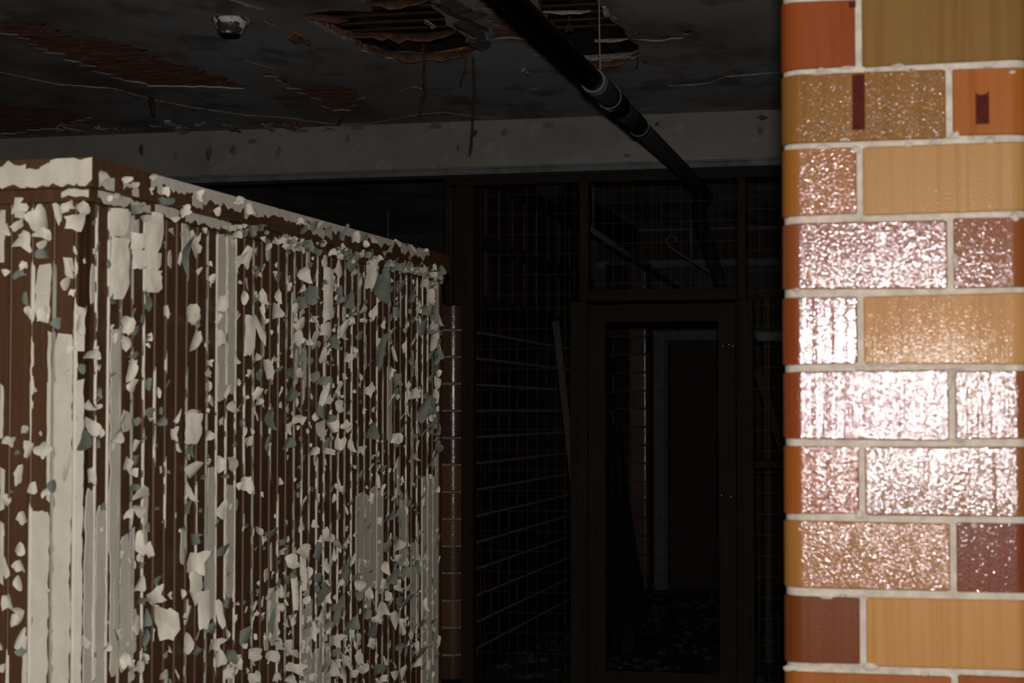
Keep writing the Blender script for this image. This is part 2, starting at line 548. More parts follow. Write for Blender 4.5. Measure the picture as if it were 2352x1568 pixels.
for i, (x, y, w, h, m) in enumerate([(1050, 20, .13, .5, M_SCRAP), (1075, 62, .10, .45, M_SCRAP), (1098, 92, .09, .3, M_SCRAP), (1112, 84, .03, .10, M_EDGE), (1085, 40, .12, .35, M_SCRAP), (1104, 108, .05, .12, M_SCRAP), (985, 52, .05, .1, M_EDGE), (1395, 27, .03, .12, M_EDGE), (1409, 38, .03, .1, M_EDGE), (1205, 160, .03, .1, M_EDGE), (690, 88, .06, .2, M_BROWNCOAT)]):
    scrap(x, y, w, h, m, 80 + i)
for i in range(26):
    scrap(R.uniform(150, 760) if i < 18 else R.uniform(1540, 1780), R.uniform(284, 298) - (14 if i > 17 else 0), R.uniform(.03, .09), R.uniform(.08, .25), R.choice([M_EDGE, M_CEIL, M_BROWNCOAT]), 120 + i)

# ------------------------------------------------------------------ beam across the room
BY = 8.35
beam = thing('ceiling_beam', 'peeling cream painted beam spanning the ceiling above the wire cage', 'beam', (-2, BY + .1, 2.533))
wbox('beam_face', -6.04, 2.44, BY, BY + 0.02, 2.533, CEIL - .001, M_BEAM, beam)
wbox('beam_body', -6.04, 2.44, BY + 0.02, BY + 0.17, 2.530, CEIL - .001, M_BEAMUNDER, beam)
wbox('beam_trim', -6.04, 2.44, BY + 0.03, BY + 0.15, 2.503, 2.5295, M_BEAMTRIM, beam)
def beam_chip(px, py, w, h, k):
    c = hit(px, py, 1, BY)
    rr = random.Random(k)
    n = 8
    out = []
    for i in range(n):
        a = 2 * math.pi * i / n
        r = rr.uniform(0.55, 1.1)
        out.append(Vector((math.cos(a) * w / 2 * r, -0.002 - 0.012 * max(0, math.sin(a + k)), math.sin(a) * h / 2 * r)))
    vs = out + [p + Vector((0, 0.002, 0)) for p in out]
    fs = [tuple(range(n)), tuple(range(n, 2 * n))[::-1]] + [((i + 1) % n, i, n + i, n + (i + 1) % n) for i in range(n)]
    link('paint_chip', mesh('paint_chip', vs, fs, M_BEAMFLAKE if k % 3 else M_EDGEBROWN if k % 2 else M_BEAM), beam, c - beam.location)
for i, (x, y, w, h) in enumerate([(405, 305, .02, .04), (535, 345, .05, .06), (480, 352, .04, .10), (325, 345, .03, .08), (405, 357, .02, .05), (800, 320, .02, .05), (980, 370, .02, .07), (1000, 290, .09, .05), (1052, 340, .02, .04), (1090, 305, .04, .05), (1160, 302, .04, .05), (1260, 288, .07, .03), (1390, 332, .04, .02), (1440, 358, .05, .02), (1745, 300, .04, .05), (1750, 270, .06, .03), (700, 300, .07, .025), (640, 350, .03, .06), (870, 307, .02, .012), (580, 325, .06, .03), (820, 290, .09, .04), (1510, 285, .03, .02)]):
    beam_chip(x, y, w, h, i)

# ------------------------------------------------------------------ near column of glazed brick
COURSE, JOINT = 0.1378, 0.0115
JZ = 1.4312 - 10 * COURSE                    # a bed joint centre, counted down to the floor
CX0, CX1, CY0 = -0.258, 0.194, 3.34
CW = CX1 - CX0
LONG, SHORT = 0.301, CW - 0.301 - JOINT

def brick_mesh(name, lx, ly, hz, round_corner, r, m, rnd=None, jit=0.0):
    """prism lx by ly with the vertical edge round_corner=(sx, sy) bullnosed; slightly eased arrises"""
    prof, sm = [], []
    corners = [(-1, -1), (1, -1), (1, 1), (-1, 1)]
    for (sx, sy) in corners:
        big = (sx, sy) == round_corner
        rr = r if big else 0.0025
        cx, cy = sx * (lx / 2 - rr), sy * (ly / 2 - rr)
        a0 = {(-1, -1): math.pi, (1, -1): 1.5 * math.pi, (1, 1): 0.0, (-1, 1): 0.5 * math.pi}[(sx, sy)]
        k = 7 if big else 1
        for i in range(k + 1):
            a = a0 + i / k * math.pi / 2
            prof.append((cx + rr * math.cos(a), cy + rr * math.sin(a)))
            sm.append(i < k)
    n = len(prof)
    e = 0.0025
    vs, fs, ss = [], [], []
    dz = [rnd.uniform(-jit, jit) for _ in range(4)] if rnd else [0] * 4
    for (s, z) in ((1 - 2 * e / min(lx, ly), -hz / 2), (1, -hz / 2 + e), (1, hz / 2 - e), (1 - 2 * e / min(lx, ly), hz / 2)):
        for (x, y) in prof:
            tz = 0
            if rnd:
                q = (x / lx + 0.5)
                tz = (dz[0] * (1 - q) + dz[1] * q) if z < 0 else (dz[2] * (1 - q) + dz[3] * q)
            vs.append((x * s, y * s, z + tz))
    vs += vs[n:3 * n]                      # the tall band has vertices of its own, so its shading stays level
    for i in range(3):
        o_ = 4 * n - n if i == 1 else 0
        for k in range(n):
            fs.append((o_ + i * n + k, o_ + i * n + (k + 1) % n, o_ + (i + 1) * n + (k + 1) % n, o_ + (i + 1) * n + k))
            ss.append(sm[k] and i == 1)
    fs.append(tuple(range(n))[::-1]); ss.append(False)
    fs.append(tuple(range(3 * n, 4 * n))); ss.append(False)
    return mesh(name, vs, fs, m, ss)

column = thing('brick_column', 'bright square column of glazed tan and red brown bricks lit by the flash', 'column', ((CX0 + CX1) / 2, CY0 + CW / 2, 0))
IN = 0.0045
core_v, core_f = [], []
def rounded_square(h, r, k=6):
    out = []
    for (sx, sy, a0) in ((-1, -1, math.pi), (1, -1, 1.5 * math.pi), (1, 1, 0), (-1, 1, .5 * math.pi)):
        for i in range(k + 1):
            a = a0 + i / k * math.pi / 2
            out.append((sx * (h - r) + r * math.cos(a), sy * (h - r) + r * math.sin(a)))
    return out
rs = rounded_square(CW / 2 - IN, 0.034)
nr = len(rs)
for z in (0.0, CEIL - .001):
    core_v += [(x, y, z) for x, y in rs]
core_f = [(k, (k + 1) % nr, nr + (k + 1) % nr, nr + k) for k in range(nr)] + [tuple(range(nr))[::-1], tuple(range(nr, 2 * nr))]
link('mortar', mesh('mortar', core_v, core_f, M_MORTAR), column)

# front faces as photographed, course by course from the top of the picture: (long brick side, header colour, stretcher colour, ripple, stripe ...)
A = 1.55
def al(c, k=1.0):
    r, g, b = lin(c)
    return (min(.8, r / A), min(.8, g / A / .98), min(.8, b / A / 0.98), 1.0)
FRONT = {   # course -> (rgb, ripple, stripe, gloss) of the left and the right brick
    4:  (((142, 70, 32), .30, .05, .25), ((132, 98, 52), .35, .02, .12)),
    3:  (((140, 96, 44), 1.5, .05, .35), ((164, 94, 42), .35, .05, .2)),
    2:  (((156, 95, 36), 1.3, .10, .9), ((182, 136, 80), .55, .06, .45)),
    1:  (((140, 74, 38), 1.1, .50, 1.35), ((138, 76, 36), .7, .40, .5)),
    0:  (((140, 64, 28), .6, 1.2, 1.5), ((192, 140, 88), .30, .12, .045)),
    -1: (((140, 64, 30), .95, .9, 1.2), ((140, 76, 38), .95, 1.2, 1.05)),
    -2: (((156, 84, 34), .95, .6, .7), ((140, 86, 40), .95, 1.1, 1.2)),
    -3: (((162, 106, 48), 1.3, .4, .9), ((122, 58, 34), .7, .5, .55)),
    -4: (((116, 60, 28), .4, .3, .3), ((190, 136, 80), .25, .02, .10)),
    -5: (((160, 94, 44), .4, .1, .3), ((150, 82, 38), .4, .1, .3)),
}
PAL = [(150, 66, 26), (140, 98, 45), (166, 98, 30), (196, 143, 80), (152, 72, 32), (172, 110, 40), (128, 60, 22), (160, 84, 36)]
RB = random.Random(5)
hz = COURSE - JOINT
nb = 0
for c in range(-11, 10):
    zc = 1.4312 + COURSE * (c + 0.5)
    z_lo, z_hi = zc - hz / 2, zc + hz / 2
    if z_hi < 0.02 or z_lo > CEIL - 0.02:
        continue
    z_lo, z_hi = max(z_lo, 0.004), min(z_hi, CEIL - 0.004)
    # four bricks in a pinwheel; odd courses mirror it
    stretch_left = (c % 2 == 1)           # the long brick on the left of the front face in every other course
    H = CW / 2
    L2, S2 = LONG / 2, SHORT / 2
    if stretch_left:
        spec = [(-H + L2, -H + S2, LONG, SHORT, (-1, -1)), (H - S2, -H + L2, SHORT, LONG, (1, -1)), (H - L2, H - S2, LONG, SHORT, (1, 1)), (-H + S2, H - L2, SHORT, LONG, (-1, 1))]
    else:
        spec = [(-H + S2, -H + L2, SHORT, LONG, (-1, -1)), (H - L2, -H + S2, LONG, SHORT, (1, -1)), (H - S2, H - L2, SHORT, LONG, (1, 1)), (-H + L2, H - S2, LONG, SHORT, (-1, 1))]
    for i, (bx, by, lx, ly, rc) in enumerate(spec):
        me = brick_mesh('brick', lx, ly, z_hi - z_lo, rc, 0.036, M_GLAZE, RB, 0.0022)
        o = link('brick', me, column, (bx, by, (z_lo + z_hi) / 2))
        o.rotation_euler = (RB.uniform(-.004, .004), 0, RB.uniform(-.003, .003))
        if i < 2 and c in FRONT:
            rgb, rp, st, gl = FRONT[c][i]
        else:
            rgb, rp, st, gl = RB.choice(PAL), RB.uniform(.5, 1), RB.uniform(0, .6), RB.uniform(.2, .9)
        o.color = al(rgb)
        o['ripple'] = rp
        o['stripe'] = st
        o['gloss'] = gl
        nb += 1
        def chip(px0, py0, px1, py1, notch):
            a, b_ = hit(px0, py0, 1, CY0), hit(px1, py1, 1, CY0)
            w, h = b_.x - a.x, a.z - b_.z
            pts = [(0, 0), (w, 0), (w, h), (w * .8, h - notch * .7), (w * .3, h - notch), (0, h - notch * .4)]
            n = len(pts)
            vs = [(x, 0, z) for x, z in pts] + [(x, 0.0035, z) for x, z in pts]
            fs = [tuple(range(n)), tuple(range(n, 2 * n))[::-1]] + [((k + 1) % n, k, n + k, n + (k + 1) % n) for k in range(n)]
            w0 = Vector((a.x, CY0 - 0.0022, b_.z))
            q = link('bare_patch', mesh('bare_patch', vs, fs, M_CHIP), o, w0 - Vector((bx, by, (z_lo + z_hi) / 2)) - column.location)
            q['label'] = 'dark unglazed mark'
        if c == 3 and i == 0:
            chip(1957, 172, 1987, 298, 0.0)
        if c == 3 and i == 1:
            chip(2240, 210, 2272, 285, 0.008)
        if c == 4 and i == 0:
            chip(1950, -2, 1966, 16, 0.006)
# smears of mortar left on the brick faces beside the joints
RM = random.Random(21)
def smear(x, z, w, h):
    n = 9
    vs, fs = [], []
    for k in range(n):
        a = 2 * math.pi * k / n
        r = RM.uniform(0.7, 1.15)
        vs.append((math.cos(a) * w / 2 * r, 0.004, math.sin(a) * h / 2 * r))
    for k in range(n):
        v = vs[k]
        vs.append((v[0] * .6, -0.0018, v[2] * .6))
    fs = [(k, (k + 1) % n, n + (k + 1) % n, n + k) for k in range(n)] + [tuple(range(n, 2 * n))]
    link('mortar_smear', mesh('mortar_smear', vs, fs, M_MORTAR, True), column, (x - column.location.x, CY0 - column.location.y, z))
for (px, py, w, h) in [(1885, 160, 22, 14), (1893, 338, 55, 16), (2085, 332, 22, 16), (2275, 322, 30, 20), (2230, 316, 20, 10), (2330, 497, 24, 28), (2195, 600, 16, 60), (2200, 650, 30, 18), (1905, 167, 30, 10), (2000, 1530, 36, 24), (1815, 1535, 40, 16), (2238, 1208, 20, 16), (1860, 1205, 24, 12), (2150, 325, 30, 12), (1975, 845, 30, 14), (2182, 870, 18, 50), (1975, 1180, 22, 30), (2325, 165, 24, 12), (2000, 160, 40, 14), (1830, 665, 26, 12), (2195, 308, 26, 18), (1965, 343, 24, 22), (1900, 1372, 40, 10), (1940, 320, 30, 10)]:
    p = hit(px, py, 1, CY0)
    smear(p.x, p.z, w * 0.0008, h * 0.0008)
for i in range(40):
    c = RM.randrange(-9, 8)
    smear(RM.uniform(CX0 + .05, CX1 - .04), 1.4312 + COURSE * c + RM.choice((-1, 1)) * .0052, RM.uniform(.012, .04), RM.uniform(.004, .008))

# ------------------------------------------------------------------ left brick wall with a bullnosed end (far)
WX, WY0, WY1, WTOP = -2.28, 8.78, 13.36, 1.905
wl = structure(wbox('wall_left', WX - 0.47, WX - 0.0015, WY0 + 0.004, WY1, 0.0, WTOP - .004, M_MORTAR_D, None, 0.054))
JF = 0.010
C_F = 0.1372
Z0 = 1.766 - 13 * C_F + C_F                 # bed joint heights from the photograph
farb_full = brick_mesh('brick', 0.012 * 2, 0.295, C_F - JF, None, 0.01, M_GLAZE)
RW = random.Random(9)
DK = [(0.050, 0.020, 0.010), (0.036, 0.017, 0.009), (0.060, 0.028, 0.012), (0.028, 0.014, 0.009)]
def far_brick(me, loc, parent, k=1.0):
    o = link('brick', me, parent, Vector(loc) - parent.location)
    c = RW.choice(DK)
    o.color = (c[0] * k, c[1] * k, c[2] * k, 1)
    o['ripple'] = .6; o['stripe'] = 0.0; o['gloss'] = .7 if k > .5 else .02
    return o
corner_l = brick_mesh('brick', 0.14, 0.295, C_F - JF, (1, -1), 0.072, M_GLAZE)
corner_s = brick_mesh('brick', 0.295, 0.14, C_F - JF, (1, -1), 0.072, M_GLAZE)
end_s = brick_mesh('brick', 0.30, 0.10, C_F - JF, None, 0.01, M_GLAZE)
end_l = brick_mesh('brick', 0.145, 0.10, C_F - JF, None, 0.01, M_GLAZE)
ZB = [1.766 + C_F * k for k in range(-13, 2)]
for r, zb in enumerate(ZB):
    z0, z1 = zb - C_F + JF / 2, zb - JF / 2
    if z1 < 0.05:
        continue
    zc = (z0 + z1) / 2
    odd = r % 2
    if odd:
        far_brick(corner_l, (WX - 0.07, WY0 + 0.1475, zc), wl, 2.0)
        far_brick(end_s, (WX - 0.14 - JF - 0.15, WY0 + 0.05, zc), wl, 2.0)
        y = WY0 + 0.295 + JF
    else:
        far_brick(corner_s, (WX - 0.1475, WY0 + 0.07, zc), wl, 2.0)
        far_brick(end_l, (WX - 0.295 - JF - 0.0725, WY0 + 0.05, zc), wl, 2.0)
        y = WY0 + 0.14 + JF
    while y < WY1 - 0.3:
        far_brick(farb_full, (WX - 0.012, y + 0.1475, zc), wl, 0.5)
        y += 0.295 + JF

# plank screen standing on the brick wall
scr = thing('plank_screen', 'gapped screen of dark vertical planks standing on the brick wall', 'screen', (WX - .1, 9.0, WTOP - .008))
yy = 9.0
k = 0
while yy < 12.8:
    w = RW.uniform(0.24, 0.30)
    wbox('plank', WX - 0.13, WX - 0.105, yy, yy + w, WTOP - .005, CEIL - 0.004 - (0.02 if k % 2 else 0.05), M_PLANK, scr)
    yy += w + RW.uniform(0.07, 0.12)
    k += 1
for z in (WTOP + .01, 2.25, 2.62):
    wbox('batten', WX - 0.104, WX - 0.07, 9.0, 12.9, z, z + 0.07, M_PLANK, scr)

# ------------------------------------------------------------------ back wall: brick jamb and a door
BYW = 13.5
jamb = thing('brick_pier', 'dim glazed brick pier beside the far door', 'pier', (-2.1, BYW, 0))
pA, pB = hit(1392, 1000, 1, BYW - .12).x, hit(1492, 1000, 1, BYW - .12).x
wbox('mortar', pA, pB - .003, BYW - 0.115, 13.595, 0.001, 2.5, M_MORTAR_P, jamb, 0.03)
jl = brick_mesh('brick', 0.146, 0.10, C_F - JF, (1, -1), 0.04, M_GLAZE)
wleft = (pB - 0.146 - JF) - pA
js = brick_mesh('brick', wleft, 0.06, C_F - JF, None, 0.01, M_GLAZE)
for r in range(0, 18):
    z0, z1 = r * C_F + JF / 2, (r + 1) * C_F - JF / 2
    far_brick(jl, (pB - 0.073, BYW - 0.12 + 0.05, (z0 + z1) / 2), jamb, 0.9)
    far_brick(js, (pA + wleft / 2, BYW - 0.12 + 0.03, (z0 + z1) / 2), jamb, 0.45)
door = bpy.data.objects.new('door_1', None)
COL.objects.link(door); structure(door, 'brown wooden door in a grey frame at the far end'); door.location = (-1.4, BYW, 0)
def pr(x0, y0, x1, y1, Y):
    a, b = hit(x0, y0, 1, Y), hit(x1, y1, 1, Y)
    return a.x, b.x, b.z, a.z
d0 = hit(1500, 760, 1, BYW)
dl, dr, dtop = hit(1503, 900, 1, BYW).x, hit(1800, 900, 1, BYW).x, d0.z
wbox('frame_jamb', dl, dl + .085, BYW - .02, 13.598, 0.001, dtop, M_GREYTRIM, door)
wbox('frame_jamb', dr, dr + .085, BYW - .02, 13.598, 0.001, dtop, M_GREYTRIM, door)
wbox('frame_head', dl + .086, dr - .001, BYW - .02, 13.598, dtop - .075, dtop, M_GREYTRIM, door)
wbox('frame_bead', dl + .086, dl + .10, BYW + .0, 13.598, 0.001, dtop - .076, M_GREYTRIM, door)
wbox('door_leaf', dl + .105, dr - .01, BYW + .03, 13.597, 0.01, dtop - .08, M_DOOR, door)
for (z0, z1) in ((0.25, 0.85), (1.0, 1.75)):
    for (xa, xb) in ((dl + .22, (dl + dr) / 2 - .03), ((dl + dr) / 2 + .07, dr - .12)):
        wbox('door_panel', xa, xb, BYW + .022, BYW + .031, z0, z1, M_DOOR, door, .006)
# far boards and moulding above the door
hb = thing('wall_moulding', 'long grey moulding rail high on the far wall', 'moulding', (-1.4, 13.59, 2.4))
q0, q1 = hit(1372, 600, 1, 13.55), hit(1790, 616, 1, 13.55)
wbox('rail', q0.x, q1.x, 13.54, 13.595, q1.z + .02, q0.z, M_GREYTRIM, hb)
wbox('board', q0.x, q1.x, 13.57, 13.596, q0.z + .01, 2.73, M_PLANK, hb)
wbox('crown', q0.x, q1.x, 13.55, 13.595, 2.731, 2.755, M_GREYTRIM, hb)

# ------------------------------------------------------------------ wire cage partition
PY = 8.56
cage = thing('wire_cage_partition', 'dark timber framed partition with wire mesh under the beam', 'partition', (-1.5, PY, 0))
def member(name, x0, y0, x1, y1, parent=cage, Y=PY, d=0.05, m=None, zmin=None):
    xa, xb, za, zb = pr(x0, y0, x1, y1, Y)
    if zmin is not None:
        za = zmin
    return wbox(name, xa, xb, Y, Y + d, za, zb, m or M_CAGE, parent)
def X_(px, py=900):
    return hit(px, py, 1, PY).x
z_tp = 2.528
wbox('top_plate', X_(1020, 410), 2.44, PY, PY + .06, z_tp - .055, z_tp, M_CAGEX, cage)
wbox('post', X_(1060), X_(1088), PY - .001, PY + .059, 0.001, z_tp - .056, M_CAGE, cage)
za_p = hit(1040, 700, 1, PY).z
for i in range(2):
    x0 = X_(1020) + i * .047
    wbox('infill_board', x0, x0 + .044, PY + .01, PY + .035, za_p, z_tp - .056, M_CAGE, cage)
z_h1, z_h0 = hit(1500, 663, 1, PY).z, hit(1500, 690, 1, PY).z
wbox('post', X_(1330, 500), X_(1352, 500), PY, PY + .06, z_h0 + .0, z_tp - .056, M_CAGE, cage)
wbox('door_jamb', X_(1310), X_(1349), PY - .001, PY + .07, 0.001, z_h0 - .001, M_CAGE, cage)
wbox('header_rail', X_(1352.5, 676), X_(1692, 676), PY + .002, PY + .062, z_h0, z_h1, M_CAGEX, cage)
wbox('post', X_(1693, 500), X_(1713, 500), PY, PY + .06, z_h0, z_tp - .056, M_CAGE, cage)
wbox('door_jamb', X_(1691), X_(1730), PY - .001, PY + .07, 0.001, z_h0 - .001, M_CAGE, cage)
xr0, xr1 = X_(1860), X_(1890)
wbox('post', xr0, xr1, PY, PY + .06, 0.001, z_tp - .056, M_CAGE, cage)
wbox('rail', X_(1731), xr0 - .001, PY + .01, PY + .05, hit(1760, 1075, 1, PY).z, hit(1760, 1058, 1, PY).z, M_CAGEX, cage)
def wires(x0, x1, z0, z1, y, sx=0.0475, sz=0.10, r=0.0011):
    vs, fs = [], []
    def bar(a, b):
        v, f = tube_vf([a, b], r, 4, False)
        o = len(vs)
        vs.extend(v); fs.extend([tuple(i + o for i in q) for q in f])
    x = x0 + sx * .4
    while x < x1:
        bar((x, y, z0), (x + .002, y, z1)); x += sx
    z = z0 + sz * .4
    while z < z1:
        bar((x0, y + r * 2, z), (x1, y + r * 2, z + .002)); z += sz
    return vs, fs
wv, wf = [], []
for (a, b, c_, d_) in ((X_(1088), X_(1331), z_h0, z_tp - .05), (X_(1088), X_(1311), .02, z_h0), (X_(1351), X_(1694), z_h1 - .01, z_tp - .05), (X_(1712), xr0, z_h0, z_tp - .05), (X_(1729), xr0, .02, z_h0)):
    v, f = wires(a, b, c_, d_, PY + .066)
    o_ = len(wv)
    wv += v; wf += [tuple(i + o_ for i in q) for q in f]
wm = link('wire_mesh', mesh('wire_mesh', wv, wf, M_WIRE), cage, -cage.location)
wm['kind'] = 'stuff'

gate = thing('cage_gate', 'closed narrow dark timber gate frame in the wire cage', 'gate', ((X_(1390) + X_(1650)) / 2, PY, 0))
z_g1, z_g0 = hit(1500, 698, 1, PY).z, hit(1500, 738, 1, PY).z
xa, xb, xc, xd = X_(1351), X_(1390), X_(1650), X_(1689)
def mitre(name, pts, y0, y1, m, parent):
    n = len(pts)
    c = Vector((pts[0][0], y0, pts[0][1]))
    vs = [(x - c.x, 0, z - c.z) for x, z in pts] + [(x - c.x, y1 - y0, z - c.z) for x, z in pts]
    fs = [tuple(range(n)), tuple(range(n, 2 * n))[::-1]] + [((k + 1) % n, k, n + k, n + (k + 1) % n) for k in range(n)]
    return link(name, mesh(name, vs, fs, m), parent, c - parent.location)
mitre('stile', [(xa, .015), (xb, .015), (xb, z_g0), (xa, z_g1)], PY + .004, PY + .044, M_CAGE, gate)
mitre('stile', [(xc, .015), (xd, .015), (xd, z_g1), (xc, z_g0)], PY + .004, PY + .044, M_CAGE, gate)
mitre('rail', [(xb + .001, z_g0), (xc - .001, z_g0), (xd - .001, z_g1), (xa + .001, z_g1)], PY + .006, PY + .042, M_CAGEX, gate)
mitre('rail', [(xb, .016), (xc, .016), (xc, .10), (xb, .10)], PY + .006, PY + .042, M_CAGEX, gate)
for (px, py) in ((1660, 794), (1674, 791), (1684, 794), (1657, 1137), (1679, 1141)):
    p = hit(px, py, 1, PY)
    lathe('nail_head', [(0.0045, -.0015), (0.0035, .0012), (0.001, .0022)], (p.x, PY + .0035, p.z), M_NAIL, gate, 8).rotation_euler = (math.pi / 2, 0, 0)

# light plank leaning behind the mesh
pa, pb = hit(1276, 738, 1, 9.0), hit(1322, 1200, 1, 8.85)
lean = thing('leaning_plank', 'pale weathered plank leaning behind the wire mesh', 'plank', (pb.x + .06, 8.84, 0.0))
dirv = (pa - Vector((pb.x + .11, 8.80, 0.0))).normalized()
foot = pa - dirv * (pa.z / dirv.z)
sx_ = Vector((1, 0, 0)) * .016
def slab(name, a, b, hw, th, m, parent):
    ax = (b - a).normalized()
    w = Vector((1, 0, 0)); w = (w - ax * w.dot(ax)).normalized() * hw
    n_ = ax.cross(w).normalized() * th
    c = a
    vs = [a - w - c, a + w - c, b + w - c, b - w - c]
    vs += [v + n_ for v in vs]
    fs = [(0, 1, 2, 3), (7, 6, 5, 4), (1, 0, 4, 5), (2, 1, 5, 6), (3, 2, 6, 7), (0, 3, 7, 4)]
    return link(name, mesh(name, vs, fs, m), parent, c - parent.location)
foot.z = 0.006
slab('plank', foot, pa, .017, .012, M_LIGHTPLANK, lean)
slab('cleat', pa - dirv * .30 + Vector((0, -.0125, 0)), pa - dirv * .22 + Vector((0, -.0125, 0)), .012, .010, M_LIGHTPLANK, lean)

# black sheet slumped behind the gate
sh = []
SHP = [[(1386, 960), (1432, 985)], [(1386, 1080), (1440, 1090)], [(1386, 1200), (1458, 1215)], [(1384, 1300), (1468, 1300)], [(1384, 1380), (1482, 1372)], [(1390, 1440), (1466, 1420)]]
rows = []
for i, ((x0, y0), (x1, y1)) in enumerate(SHP):
    Yb = 10.6 - i * .12
    a, b = hit(x0, y0, 1, Yb), hit(x1, y1, 1, Yb)
    row = []
    for j in range(7):
        p = a.lerp(b, j / 6)
        p = p + Vector((0, .05 * math.sin(j * 1.7 + i) - .03 * (j == 6), 0))
        row.append(p)
    rows.append(row)
zmin = min(p.z for r_ in rows for p in r_)
last = [p.copy() for p in rows[-1]]
for j, p in enumerate(last):
    p.z = 0.004
    p.y -= .05
rows.append(last)
sheet_o = thing('black_sheet', 'black plastic sheet slumped on the floor behind the gate', 'sheet', (rows[-1][3].x, rows[-1][3].y, 0))
vs = [p - sheet_o.location for r_ in rows for p in r_]
nv = len(vs)
vs += [v + Vector((.0, .03, 0)) for v in vs]
fs = []
for i in range(len(rows) - 1):
    for j in range(6):
        q = (i * 7 + j, i * 7 + j + 1, (i + 1) * 7 + j + 1, (i + 1) * 7 + j)
        fs.append(q[::-1]); fs.append(tuple(k_ + nv for k_ in q))
link('fold', mesh('fold', vs, fs, M_TARP, True), sheet_o)

# ------------------------------------------------------------------ pipes
pipe = thing('drain_pipe', 'black iron pipe hung below the ceiling, passing under the beam', 'pipe', (-1.045, 6.0, 2.43))
PX_, PZ_, PR_ = -1.045, 2.43, 0.034
tube('pipe_run', [(PX_ - .01, 1.0, PZ_), (PX_, 5.72, PZ_)], PR_, M_PIPE, pipe, 20)
tube('collar', [(PX_, 5.70, PZ_), (PX_, 5.712, PZ_), (PX_, 5.722, PZ_)], [PR_ + .006, PR_ + .010, PR_ + .006], M_COLLAR, pipe, 20)
tube('collar', [(PX_, 5.735, PZ_), (PX_, 5.747, PZ_), (PX_, 5.757, PZ_)], [PR_ + .006, PR_ + .010, PR_ + .006], M_COLLAR, pipe, 20)
tube('coupling', [(PX_, 5.757, PZ_), (PX_, 6.22, PZ_)], PR_ + .006, M_PIPE, pipe, 20)
tube('collar', [(PX_, 6.01, PZ_), (PX_, 6.016, PZ_)], PR_ + .009, M_COLLAR, pipe, 20)
tube('coupling', [(PX_, 6.22, PZ_), (PX_, 6.70, PZ_)], PR_ + .003, M_PIPE, pipe, 20)
tube('collar', [(PX_, 6.66, PZ_), (PX_, 6.668, PZ_)], PR_ + .006, M_COLLAR, pipe, 20)
e0, e1 = hit(1600, 478, 1, 9.15), hit(1662, 668, 1, 10.4)
run = [(PX_, 6.70, PZ_), (PX_, 8.3, PZ_), (PX_, 8.8, PZ_ - .01), tuple(e0), tuple(e1), (e1.x - .05, 10.9, .9), (e1.x - .05, 10.95, .004)]
tube('pipe_run', run, PR_ - .001, M_PIPE, pipe, 20)
hp = hit(1379, 183, 0, PX_)
tube('hanger_wire', [(PX_, hp.y, PZ_ + PR_ - .002), (PX_ - .004, hp.y + .004, PZ_ + .2), (PX_ - .006, hp.y + .006, 2.80)], .0028, M_HANGER, pipe, 6)
# small hooked twist of wire on the coupling
tube('tie_wire', [(PX_ - .03, 6.03, PZ_ - .028), (PX_ - .005, 6.05, PZ_ - .043), (PX_ + .03, 6.07, PZ_ - .028)], .003, M_COLLAR, pipe, 6)

g0, g1 = hit(1338, 513, 2, 2.33), hit(1560, 664, 1, 13.5)
gp = thing('grey_conduit', 'thin grey conduit running away above the cage gate', 'pipe', (g0.x, g0.y, g0.z))
tube('conduit', [g0, g1], .016, M_GREYPIPE, gp, 10)
k0, k1 = hit(1262, 425, 2, 2.50), hit(1440, 540, 2, 2.50)
bp = thing('black_duct', 'thick black duct running away above the conduit', 'duct', (k0.x, k0.y, k0.z))
tube('duct', [k0 + Vector((0, .02, 0)), k1], .07, M_TARP, bp, 16)
tube('end_ring', [k1, k1 + Vector((0, .03, 0))], .08, M_TARP, bp, 16)
s0, s1 = hit(1587, 470, 2, 2.74), hit(1585, 600, 1, 12.2)
sp = thing('hanging_strip', 'thin strip with a looped cable hanging beyond the cage', 'strip', (s0.x, 12.2, 2.75))
q = hit(1587, 484, 1, 12.2)
tube('strip', [(q.x, 12.2, 2.758), (q.x, 12.2, s1.z)], .012, M_GREYPIPE, sp, 6)
tube('hanger', [g0 + Vector((0, .3, 0)), (g0.x, g0.y + .3, 2.765)], .003, M_GREYPIPE, gp, 6)
tube('hanger', [k0 + Vector((0, .3, .06)), (k0.x, k0.y + .3, 2.765)], .004, M_TARP, bp, 6)
lp = [hit(x, y, 1, 12.19) for x, y in ((1643, 632), (1610, 612), (1586, 598), (1560, 582), (1537, 566), (1530, 552), (1540, 540), (1552, 545), (1555, 558))]
tube('cable', lp, .010, M_GREYPIPE, sp, 6)

# rod standing behind the peeling partition
r0, r1 = hit(891, 486, 1, 10.2), hit(891, 560, 1, 10.2)
rod = thing('upright_pipe', 'thin upright grey pipe standing behind the peeling partition', 'pipe', (r0.x, 10.2, 0))
tube('pipe', [(r0.x, 10.2, .006), (r0.x, 10.2, r0.z)], .012, M_GREYPIPE, rod, 8)
lathe('foot', [(.05, 0), (.05, .006)], (r0.x, 10.2, 0.0), M_GREYPIPE, rod, 12)
